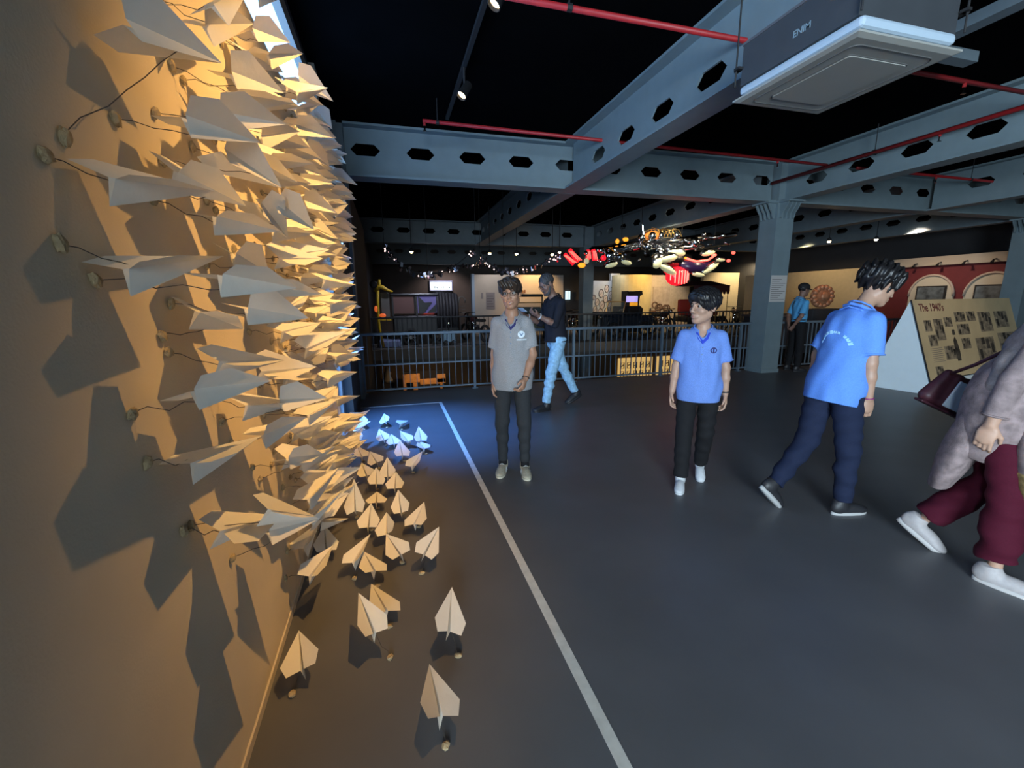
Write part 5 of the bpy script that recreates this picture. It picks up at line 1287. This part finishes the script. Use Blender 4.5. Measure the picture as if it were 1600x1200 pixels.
# right hand walls with arches
M_MAR = mat('maroon_wall', (.13, .018, .022), .8, noise=.08)
struct('wall_beige', MB().box((16.0, 11.3, -.4), (16.2, 17.0, 2.44)), mat('beige_wall_right', (.50, .40, .26), .85, noise=.05), 'beige wall behind the guard')
struct('wall_maroon', MB().box((16.0, 6.4, 0), (16.2, 11.3, 2.36)), M_MAR, 'maroon wall with pale arched niches')
struct('trim_3', MB().box((15.9, 6.4, 2.36), (16.2, 11.3, 2.62)), mat('pale_cornice', (.42, .36, .28), .8), 'pale cornice band over the maroon wall')
for k, (y, w_) in enumerate(((9.62, .58), (8.20, .60))):
    t = thing('arched_niche', (15.995, y, .6), 'pale arched niche with a framed picture on the maroon wall, %s' % ('nearer the guard' if k == 0 else 'by the far column'), 'niche')
    poly = [(-w_, 0), (w_, 0)] + [(w_ * math.cos(a), .86 + .62 * math.sin(a)) for a in np.linspace(0, PI, 15)]
    MB().prism(poly, 0, -.03, 0).build('niche_panel', mat('niche_cream', (.50, .46, .36), .8), t)
    MB().tube([(-.04, w_ * math.cos(a), .86 + .62 * math.sin(a)) for a in np.linspace(0, PI, 15)], .035, 6).build('arch_moulding', mat('niche_edge', (.45, .36, .30), .8), t, True)
    MB().box((-.08, -.40, .72), (-.03, .36, 1.16)).build('picture_frame', M_BLACK, t)
    MB().box((-.085, -.36, .76), (-.08, .32, 1.12)).build('picture', mat('framed_picture', (.10, .12, .13), .5, noise=.7, nscale=5), t)
for k in range(5):
    y = 8.2 + k * .62
    t = thing('cornice_lamp', (15.9, y, 2.40), 'small dark lamp clipped to the pale cornice, %s of five from the right end' % ('first', 'second', 'third', 'fourth', 'fifth')[k], 'lamp', 0, 'lamps along the cornice')
    MB().tube([(0, 0, .04), (-.10, 0, .02), (-.16, 0, -.06)], [.02, .02, .04], 6).build('arm', M_BLACK, t)
# carved relief glowing orange behind the guard
t = thing('carved_relief', (11.1, 9.1, 0), 'orange lit round carved relief on a dark stand behind the guard', 'sculpture')
MB().bevbox((-.5, -.2, 0), (.5, .25, 1.16), .02).build('stand', M_DARK, t)
M_COP = mat('lit_copper', (.55, .26, .14), .45, metal=.3, noise=.3, nscale=12)
mb = MB().ball((0, .05, 1.48), (.36, .10, .30), 18, 12)
for k in range(14):
    a = 2 * PI * k / 14; mb.ball((.30 * math.cos(a), -.0, 1.48 + .24 * math.sin(a)), (.08, .07, .07), 8, 6)
mb.ball((.0, -.06, 1.48), (.15, .07, .13), 10, 8)
mb.build('relief_disc', M_COP, t, True)
light('display_light', 'SPOT', (10.7, 8.0, 3.3), (11.1, 9.1, 1.45), 40, (1, .55, .3), .04, 32, .5)
# low dark cabinets behind the guard rail
t = thing('display_case', (12.3, 9.9, 0), 'long dark display case behind the railing at right', 'case')
MB().bevbox((-2.2, 0, 0), (2.2, .8, .92), .02).build('body', M_DARK, t)
MB().bevbox((-2.25, -.04, .92), (2.25, .84, .98), .01).build('top', mat('case_top', (.10, .08, .075), .4), t)
for k in range(6): MB().box((-2.1 + .72 * k, -.012, .12), (-1.46 + .72 * k, 0, .82)).build('case_panel', mat('case_panel', (.06, .05, .05), .6), t)

# cars
def car(label, loc, L, W, H, body, roof=None, rz=0., cat='car', screen=True):
    t = thing('vintage_car', loc, label, cat, rz)
    MB().bevbox((-L / 2, -W / 2, .32), (L / 2, W / 2, .82), .06).build('body', body, t)
    MB().bevbox((-L / 2, -W / 2 + .1, .80), (-L * .12, W / 2 - .1, .96), .05).build('bonnet', body, t)
    for sx in (-1, 1):
        for sy in (-1, 1):
            MB().tube([(sx * L * .32 - .30, sy * W / 2, .45), (sx * L * .32 - .18, sy * W / 2, .68), (sx * L * .32, sy * W / 2, .74), (sx * L * .32 + .18, sy * W / 2, .68), (sx * L * .32 + .30, sy * W / 2, .45)], .055, 6).build('mudguard', body, t, True)
            wheel(t, (sx * L * .32, sy * (W / 2 + .01), .30), .24, tw=.055)
    for sy in (-1, 1):
        h = MB().ball((-L / 2 - .03, sy * W * .32, .78), (.06, .09, .09), 10, 8).build('headlamp', M_CHROME, t, True)
    MB().box((-L / 2 - .05, -W * .22, .40), (-L / 2 - .02, W * .22, .80)).build('radiator', M_CHROME, t)
    MB().bevbox((-L / 2 - .12, -W / 2, .34), (-L / 2 - .06, W / 2, .42), .02).build('bumper', M_CHROME, t)
    if screen:
        MB().tube([(-L * .10, -W * .42, .95), (-L * .06, -W * .42, 1.34), (-L * .06, W * .42, 1.34), (-L * .10, W * .42, .95)], .018, 6).build('windscreen_frame', M_BRASS, t)
        MB().add([(-L * .10, -W * .41, .95), (-L * .06, -W * .41, 1.33), (-L * .06, W * .41, 1.33), (-L * .10, W * .41, .95)], [(0, 1, 2, 3)]).build('windscreen', mat('car_glass', (.25, .35, .38), .1, alpha=.35), t)
    for x in (.02, .24): MB().bevbox((L * x, -W * .4, .8), (L * x + .12, W * .4, 1.16), .04).build('seat', M_BLACK, t)
    MB().tube([(-L * .02 + .14 * math.cos(a), -W * .2 + .15 * math.sin(a), 1.06 + .08 * math.cos(a)) for a in np.linspace(0, 2 * PI, 14, endpoint=False)], .012, 5, close=True).build('steering_wheel', M_BLACK, t)
    if roof is not None:
        MB().bevbox((-L * .12, -W * .47, H - .10), (L * .48, W * .47, H), .05).build('roof', roof, t)
        for sx in (-.10, .18, .46):
            for sy in (-1, 1): MB().box((L * sx - .02, sy * W * .44 - .02, .8), (L * sx + .02, sy * W * .44 + .02, H - .05)).build('pillar', roof, t)
        for sy in (-1, 1): MB().box((L * .20, sy * W * .45 - .004, .82), (L * .44, sy * W * .45 + .004, H - .1)).build('side_curtain', roof, t)
    return t
car('dark olive jeep with a canvas roof behind the man with the phone', (5.15, 16.4, 0), 2.5, 1.4, 1.66, mat('olive_paint', (.045, .065, .030), .5), mat('dark_canvas', (.02, .03, .03), .8), rz=math.radians(70), cat='jeep')
car('open dark blue vintage car with a brass windscreen frame on the far gallery', (8.75, 15.6, 0), 2.3, 1.3, 1.5, mat('dark_blue_paint', (.022, .032, .05), .3), None, rz=math.radians(8))
t = thing('arcade_cabinet', (10.28, 17.0, 0), 'black arcade cabinet with a violet and orange screen before the yellow wall', 'cabinet')
MB().prism([(-.02, 0), (.55, 0), (.55, 1.78), (.05, 1.78), (.0, 1.62), (.22, 1.55), (.26, 1.18), (-.08, 1.02), (-.06, .9)], 0, -.36, -.31).build('side_panel', M_VBLACK, t)
MB().prism([(-.02, 0), (.55, 0), (.55, 1.78), (.05, 1.78), (.0, 1.62), (.22, 1.55), (.26, 1.18), (-.08, 1.02), (-.06, .9)], 0, .31, .36).build('side_panel', M_VBLACK, t)
MB().box((-.31, .1, 0), (.31, .5, 1.02)).box((-.31, .28, 1.02), (.31, .5, 1.74)).build('carcass', M_VBLACK, t)
MB().box((-.28, .255, 1.30), (.28, .275, 1.56)).build('screen', mat('violet_screen', (.3, .25, .6), .3, emit=(.50, .42, 1), estr=.9), t)
MB().box((-.10, .250, 1.14), (.28, .27, 1.29)).build('screen_panel', mat('orange_panel', (.7, .3, .03), .4, emit=(1, .42, .03), estr=.6), t)
MB().box((-.31, -.05, 1.60), (.31, .05, 1.76)).build('marquee', M_VBLACK, t)
MB().box((-.31, -.06, .98), (.31, .26, 1.03)).ball((-.12, .08, 1.10), .03).ball((.10, .08, 1.06), .02).build('control_panel', M_BLACK, t)
# canopy carriage
t = thing('canopy_carriage', (12.85, 16.0, 0), 'red seated carriage under a maroon scalloped canopy', 'carriage')
M_CAN = mat('maroon_canopy', (.060, .010, .018), .7)
MB().add([(-.88, -.6, 1.95), (.88, -.6, 1.95), (.88, .7, 1.95), (-.88, .7, 1.95), (-.45, .05, 2.16), (.45, .05, 2.16)], [(0, 1, 5, 4), (1, 2, 5), (2, 3, 4, 5), (3, 0, 4), (0, 3, 2, 1)]).build('canopy_top', M_CAN, t)
for k in range(10):
    x = -.88 + .176 * k
    MB().prism([(x, 1.96), (x + .176, 1.96), (x + .176, 1.72), (x + .14, 1.62), (x + .088, 1.59), (x + .036, 1.62), (x, 1.72)], 1, -.615, -.60).build('scallop', M_CAN, t)
MB().box((-.12, -.625, 1.72), (.12, -.617, 1.79)).build('name_plate', mat('plate_white', (.5, .5, .55), .5), t)
for sx in (-.82, -.28, .28, .82): MB().tube([(sx, -.58, .5), (sx, -.58, 1.96)], .018, 6).build('pole', M_BRASS, t)
M_RSEAT = mat('red_leather', (.40, .035, .03), .4)
MB().bevbox((-.78, -.2, .72), (-.1, .5, .88), .05).bevbox((-.78, .4, .85), (-.1, .55, 1.40), .05).build('seat', M_RSEAT, t)
MB().bevbox((.15, -.2, .72), (.75, .5, .88), .05).bevbox((.15, .4, .85), (.75, .55, 1.30), .05).build('seat', M_RSEAT, t)
MB().bevbox((-.88, -.55, .46), (.88, .65, .70), .04).build('chassis', M_VBLACK, t)
for x in (-.6, .6): wheel(t, (x, -.62, .34), .30, tw=.03, nsp=10)
def motorcycle(label, loc, rz=0., group=None):
    t = thing('motorcycle', loc, label, 'motorcycle', rz, group)
    for x in (-.62, .62): wheel(t, (x, 0, .30), .27, 'y', .05, 6)
    MB().tube([(-.62, 0, .30), (-.2, 0, .52), (.35, 0, .66), (.62, 0, .30)], .025, 6).tube([(.62, 0, .30), (.42, 0, .98)], .03, 6).build('frame', M_VBLACK, t)
    MB().ball((.12, 0, .78), (.27, .13, .13)).build('tank', mat('bike_tank', (.05, .02, .02), .25), t, True)
    MB().bevbox((-.55, -.11, .70), (-.10, .11, .80), .03).build('seat', M_RUBBER, t)
    MB().bevbox((-.12, -.13, .30), (.26, .13, .60), .03).ball((.07, 0, .64), (.12, .12, .10)).build('engine', M_CHROME, t, True)
    MB().tube([(.42, -.34, 1.02), (.46, -.1, 1.0), (.46, .1, 1.0), (.42, .34, 1.02)], .016, 6).build('handlebar', M_CHROME, t)
    MB().ball((.56, 0, .90), (.09, .09, .09)).build('headlamp', M_CHROME, t, True)
    MB().tube([(.1, -.15, .36), (-.3, -.16, .30), (-.75, -.16, .34)], [.03, .035, .045], 8).build('exhaust', M_CHROME, t, True)
    return t
motorcycle('chrome motorcycle seen beside the back of the man in black', (6.25, 15.3, 0), 1.1)
motorcycle('motorcycle standing right of the far gallery column', (7.3, 16.9, 0), .5)
motorcycle('motorcycle before the beige mural wall', (11.1, 16.2, 0), .3)
motorcycle('motorcycle left of the canopy carriage, half behind it', (11.75, 17.75, 0), 1.4)
motorcycle('motorcycle near the white end post behind the carriage', (2.95, 15.6, 0), 2.0)
motorcycle('motorcycle by the cream wall near the main column', (16.1, 17.6, 0), 1.0)

# lower storey
t = thing('wooden_wagon', (1.15, 17.6, -4), 'orange lit wooden wagon with two window openings on the lower storey', 'wagon')
M_WOOD = mat('orange_wood', (.48, .25, .09), .6, noise=.2, nscale=6)
MB().box((-.80, -.5, .6), (.85, .6, 1.86)).build('chassis', M_DARK, t)
for x0, x1, z0, z1 in ((-.80, -.15, 2.32, 2.66), (.5, .85, 2.26, 2.60), (-.15, .85, 2.22, 2.44), (-.80, -.68, 1.86, 2.32), (-.42, -.25, 1.86, 2.32), (.62, .72, 1.86, 2.24), (-.80, .85, 1.78, 1.88)):
    MB().bevbox((x0, -.56, z0), (x1, -.48, z1), .015).build('plank', M_WOOD, t)
MB().box((-.78, .5, 1.86), (.83, .56, 2.6)).build('back_board', M_DARK, t)
for x in (-.55, .6): wheel(t, (x, -.6, .5), .45, tw=.06, nsp=8)
t = thing('statue', (-.22, 17.9, -4), 'small pale statue on a dark plinth on the lower storey', 'statue')
MB().bevbox((-.25, -.25, 0), (.25, .25, 2.25), .02).build('plinth', M_DARK, t)
MB().lathe([(.18, 2.25), (.20, 2.35), (.12, 2.5), (.15, 2.62), (.08, 2.70), (.09, 2.78), (.03, 2.86)], 14).build('figure', mat('statue_stone', (.30, .28, .24), .7), t, True)
for k, (x0, x1) in enumerate(((11.40, 13.45), (13.72, 14.75))):
    t = thing('lit_panel', ((x0 + x1) / 2, 20.25, -2.9), 'yellow wall panel with painted-in glow and dark symbols on the lower storey, %s' % ('wide' if k == 0 else 'narrow'), 'panel')
    h = (x1 - x0) / 2
    MB().box((-h, -.02, 0), (h, .03, 1.28)).build('glow_face', mat('yellow_wall_painted_glow', (.8, .6, .25), .5, emit=(1, .62, .20), estr=.62), t)  # lit wall surface, its yellow lamplight put in as emission
    for i in range(5 if k == 0 else 2):
        for j in range(2):
            x, z = -h + .25 + .38 * i, .42 + .46 * j
            MB().tube([(x - .09, -.03, z - .15), (x + .09, -.03, z - .15), (x + .09, -.03, z + .15), (x - .09, -.03, z + .15)], .028, 5, close=True).tube([(x - .05, -.03, z - (.05 if (i + j) % 2 else .0)), (x + .06, -.03, z + .05)], .026, 5).build('symbol', mat('symbol_brown', (.10, .05, .02), .7), t)
for k, (x, y) in enumerate(((1.83, 17), (2.42, 17.2), (3.16, 17), (10.1, 16.8), (11.05, 17), (11.6, 17.5))):
    t = thing('downlight', (x, y, -.42), ('round downlight under the gallery slab, left of three above the wooden wagon', 'round downlight under the gallery slab, middle of three above the wooden wagon', 'round downlight under the gallery slab, right of three above the wooden wagon', 'round downlight under the gallery slab, left of three above the yellow panels', 'round downlight under the gallery slab, middle of three above the yellow panels', 'round downlight under the gallery slab, right of three above the yellow panels')[k], 'lamp', 0, 'downlights under the far gallery')
    MB().lathe([(.09, -.06), (.10, 0)], 14).build('rim', M_BLACK, t)
    MB().ball((0, 0, -.07), (.07, .07, .04)).build('lens', M_GLOWW, t, True)
for k, x in enumerate((7.2, 9.0, 10.4)):
    t = thing('dark_crate', (x, 17.5, -4), ('dark box stack on the lower storey behind the railing, left of three', 'dark box stack on the lower storey below the open blue car, middle of three', 'dark box stack beside the wide yellow panel')[k], 'crate')
    MB().bevbox((-.6, -.3, 0), (.6, .3, 1.9), .02).build('body', M_DARK, t)
    for j in range(4): MB().bevbox((-.5 + .28 * j, -.34, 1.5 - .3 * (j % 2)), (-.3 + .28 * j, -.30, 1.75 - .3 * (j % 2)), .01).build('door_panel', mat('dim_grey_panel', (.13, .12, .11), .6), t)

# garlands of small shiny lamps
M_FOIL = mat('shiny_foil', (.80, .74, .82), .18, metal=1.)
M_TINY = mat('tiny_lamp', (1, .85, .8), emit=(1, .72, .66), estr=2.6)
def garland(label, pts, nb_, seed):
    t = thing('light_garland', pts[0], label, 'garland')
    o = Vector(pts[0]); rnd = random.Random(seed)
    P = [Vector(p) - o for p in pts]
    cr = []
    for i in range(len(P) - 1):
        p0 = P[max(i - 1, 0)]; p1 = P[i]; p2 = P[i + 1]; p3 = P[min(i + 2, len(P) - 1)]
        for k in range(6):
            s = k / 6
            cr.append(.5 * ((2 * p1) + (-p0 + p2) * s + (2 * p0 - 5 * p1 + 4 * p2 - p3) * s * s + (-p0 + 3 * p1 - 3 * p2 + p3) * s ** 3))
    cr.append(P[-1])
    MB().tube(cr, .012, 6).build('cable', M_BLACK, t, True)
    for e_ in (P[0], P[-1]): MB().tube([e_, Vector((e_.x, e_.y, 3.93 - o.z))], .005, 5).build('hanging_wire', M_BLACK, t)
    bm_ = [MB().box((-.03, -.006, -.05), (.03, .006, .05)).mesh('foil_tag', M_FOIL), MB().ball((0, 0, 0), .016, 6, 4).mesh('bulb', M_TINY)]
    for k in range(nb_):
        s = rnd.random() * (len(cr) - 1.001); i = int(s); p = cr[i].lerp(cr[i + 1], s - i)
        j = 1 if k % 4 == 0 else 0
        q = put(('foil_tag', 'bulb')[j], bm_[j], t, p + Vector((rnd.uniform(-.03, .03), rnd.uniform(-.04, .04), rnd.uniform(-.09, .02))))
        q.rotation_euler = (rnd.uniform(-.6, .6), rnd.uniform(-.8, .8), rnd.uniform(-1.5, 1.5))
garland('garland of shiny tags sagging over the black carriage', [(-.02, 10, 2.62), (.35, 10, 2.22), (.78, 10, 2.05), (1.32, 10, 2.14), (1.95, 10, 2.60)], 55, 1)
garland('garland of shiny tags running to the red lamps of the hanging sculpture', [(2.05, 10, 2.46), (2.5, 10, 2.18), (3.11, 10, 2.18), (3.66, 10, 2.36), (3.98, 10, 2.52)], 60, 2)
garland('short garland hanging behind the two long ones', [(.9, 10.4, 2.05), (1.6, 10.4, 2.24), (2.2, 10.4, 2.30), (2.7, 10.4, 2.12)], 30, 3)

# hanging sculpture of chrome vehicle parts
t = thing('hanging_sculpture', (6.4, 10, 2.6), 'large hanging sculpture of chrome vehicle parts with glowing lamps over the atrium', 'sculpture')
oS = Vector((6.4, 10, 2.6))
def sp(*p): return Vector(p) - oS
M_LENS = mat('pale_headlamp', (.75, .72, .45), .2, emit=(.92, .86, .42), estr=.20)
M_REDL = mat('red_lamp', (.6, .01, .02), .25, emit=(1, .015, .03), estr=1.0)
M_REDH = mat('red_lamp_hot', (.8, .1, .08), .25, emit=(1, .10, .07), estr=2.6)
M_AMB = mat('amber_lamp', (.7, .3, .02), .3, emit=(1, .34, .02), estr=1.3)
M_DKCH = mat('dark_chrome', (.22, .22, .23), .22, metal=1.)
def lamp(c, r, m, nm='headlamp', rotz=0., tilt=0.):
    X = Matrix.Translation(sp(*c)) @ Matrix.Rotation(rotz, 4, 'Z') @ Matrix.Rotation(tilt, 4, 'Y')
    b = MB().ball((0, 0, 0), r, 14, 10, X.to_3x3().to_4x4()); b.v = [tuple(Vector(q) + X.translation) for q in b.v]
    shell = b.build(nm, M_DKCH, t, True)
    rr = (r[0] * .88, r[1] * .92, r[2] * .80)
    l = MB().ball((0, 0, 0), rr, 14, 10, X.to_3x3().to_4x4()); l.v = [tuple(Vector(q) + X.translation + Vector((0, -r[1] * .22, -r[2] * .25))) for q in l.v]
    l.build('lens', m, shell, True)
for a, b, r in (((5.3, 10, 2.62), (6.15, 10, 2.78), .14), ((6.2, 10, 2.80), (7.35, 10, 2.92), .13), ((6.55, 9.9, 2.66), (7.9, 9.9, 2.78), .09), ((7.4, 10.1, 2.92), (8.3, 10.1, 3.06), .10), ((4.75, 10, 2.62), (5.4, 10, 2.66), .09), ((8.2, 10, 3.0), (9.0, 10, 3.12), .06)):
    v = Vector(b) - Vector(a)
    MB().tube([sp(*a), sp(*(Vector(a) + v * .1)), sp(*(Vector(a) + v * .9)), sp(*b)], [r * .6, r, r, r * .5], 14).build('silencer_tube', M_CHROME, t, True)
for c, r in (((5.22, 9.9, 2.50), .17), ((6.35, 9.85, 2.98), .10), ((6.6, 9.85, 3.0), .08), ((6.05, 9.85, 2.93), .09), ((7.6, 9.85, 2.86), .13), ((7.05, 9.85, 3.02), .09), ((8.45, 9.9, 3.05), .07), ((4.62, 9.9, 2.54), .07), ((5.0, 9.9, 2.62), .08), ((6.9, 9.8, 2.70), .10), ((4.92, 9.9, 2.38), .05), ((7.8, 9.8, 3.05), .06), ((6.2, 9.8, 2.72), .12), ((5.45, 9.8, 2.46), .09)):
    MB().ball(sp(*c), r, 12, 8).build('chrome_dome', M_CHROME, t, True)
for c, r, m, tl in (((5.22, 9.8, 2.30), (.20, .10, .085), M_LENS, -.25), ((5.62, 9.8, 2.36), (.17, .10, .075), M_LENS, .25), ((6.75, 9.75, 2.48), (.30, .12, .12), M_LENS, -.15), ((7.0, 9.78, 2.62), (.30, .10, .12), M_LENS, .1), ((6.45, 9.75, 2.40), (.15, .10, .20), M_LENS, .5), ((6.75, 9.75, 2.20), (.34, .12, .10), M_LENS, .45), ((7.95, 9.8, 2.62), (.24, .10, .09), M_LENS, -.2), ((8.05, 9.8, 2.25), (.32, .09, .10), M_LENS, -.5), ((7.7, 9.8, 2.08), (.22, .09, .07), M_LENS, .1), ((8.35, 9.8, 2.45), (.16, .07, .06), M_LENS, 0)):
    lamp(c, r, m, 'headlamp', 0, tl)
# red tail-light clusters
def redcluster(c, w, h, n, nm='tail_lamp_cluster'):
    sh = MB().ball(sp(*c), (w, w * .7, h), 14, 10).build(nm, M_REDL, t, True)
    for k in range(n):
        x = -w + 2 * w * (k + .5) / n; hh = h * math.sqrt(max(.05, 1 - (x / w) ** 2)) * .85
        MB().tube([sp(c[0] + x, c[1] - w * .72 * math.sqrt(max(.05, 1 - (x / w) ** 2)), c[2] - hh), sp(c[0] + x * 1.02, c[1] - w * .74 * math.sqrt(max(.08, 1 - (x / w) ** 2)), c[2] + hh * .7)], .016, 6).build('lamp_tube', M_REDH, sh)
redcluster((7.12, 9.85, 2.02), .30, .24, 7)
MB().tube([sp(6.82, 9.8, 2.10), sp(6.70, 9.8, 2.13)], [.05, .015], 8).build('spike', M_REDL, t)
for a, b, w in (((4.18, 9.9, 2.62), (4.42, 9.9, 2.36), .07), ((4.06, 9.9, 2.52), (4.30, 9.9, 2.30), .06), ((4.66, 9.9, 2.62), (4.66, 9.9, 2.40), .06), ((4.80, 9.9, 2.64), (4.84, 9.9, 2.38), .06)):
    s = MB().tube([sp(*a), sp(*b)], [w * .7, w], 10).build('tail_lamp', M_REDL, t, True)
    for q in (-1, 0, 1): MB().tube([sp(a[0] + q * w * .5, a[1] - w * .9, a[2] - .04), sp(b[0] + q * w * .7, b[1] - w, b[2] + .02)], .010, 5).build('lamp_tube', M_REDH, s)
for c, m, r in (((4.48, 9.85, 2.26), M_AMB, (.10, .06, .06)), ((4.60, 9.85, 2.36), M_LENS, (.07, .05, .07)), ((5.40, 9.85, 2.83), M_AMB, (.05, .04, .06)), ((5.62, 9.85, 2.88), M_AMB, (.08, .04, .05)), ((5.05, 9.85, 2.44), M_REDL, (.08, .05, .06)), ((8.75, 9.8, 2.62), M_REDH, (.06, .04, .04)), ((8.62, 9.8, 2.42), M_REDH, (.06, .04, .04)), ((8.15, 9.8, 2.55), M_REDH, (.07, .04, .04)), ((7.30, 9.8, 2.46), M_AMB, (.06, .04, .04)), ((6.50, 9.8, 2.36), M_AMB, (.06, .04, .08))):
    MB().ball(sp(*c), r, 10, 7).build('small_lamp', m, t, True)
MB().tube([sp(7.30, 9.78, 2.46), sp(7.6, 9.76, 2.38), sp(7.95, 9.76, 2.42), sp(8.2, 9.78, 2.56)], .028, 8).build('neon_tube', M_REDH, t, True)
MB().tube([sp(7.2, 9.9, 2.30), sp(7.7, 9.9, 2.24), sp(8.2, 9.9, 2.30)], [.14, .20, .10], 12).build('belly_shell', mat('violet_enamel', (.022, .010, .05), .25), t, True)
MB().tube([sp(6.5, 9.95, 2.60), sp(7.0, 9.95, 2.44), sp(7.5, 9.95, 2.42)], [.12, .22, .15], 12).build('belly_shell', M_DKCH, t, True)
# wire crest on top
for k in range(9):
    x = 6.15 + .10 * k
    MB().tube([sp(x, 10, 2.86), sp(x + .05, 9.95, 3.10 + .05 * (k % 3)), sp(x + .22, 9.95, 3.16), sp(x + .40, 10, 2.92)], .012, 5).build('crest_wire', M_BRASS, t)
MB().ball(sp(6.45, 10, 3.0), (.22, .12, .12), 10, 8).build('amber_dome', mat('amber_dome', (.35, .10, .02), .3, emit=(1, .25, .03), estr=.25), t, True)
rnd = random.Random(8)
for k in range(34):
    x = rnd.uniform(4.9, 8.7); z = 2.45 + .11 * (x - 5) + rnd.uniform(-.14, .18)
    r = rnd.uniform(.025, .065)
    (MB().ball(sp(x, 9.82 + rnd.uniform(-.06, .1), z), r, 8, 6) if k % 3 else MB().tube([sp(x, 9.85, z), sp(x + rnd.uniform(-.2, .2), 9.85, z + rnd.uniform(-.1, .1))], r * .6, 8)).build('chrome_fitting', M_CHROME if k % 2 else M_DKCH, t, True)
for x in (5.6, 6.14, 7.3, 8.3): MB().tube([sp(x, 10, 2.85), sp(x, 10, 3.92)], .008, 5).build('hanging_cable', M_BLACK, t)
MB().tube([sp(6.14, 9.9, 2.98), sp(6.10, 9.9, 3.24)], .022, 6).build('chrome_rod', M_CHROME, t)
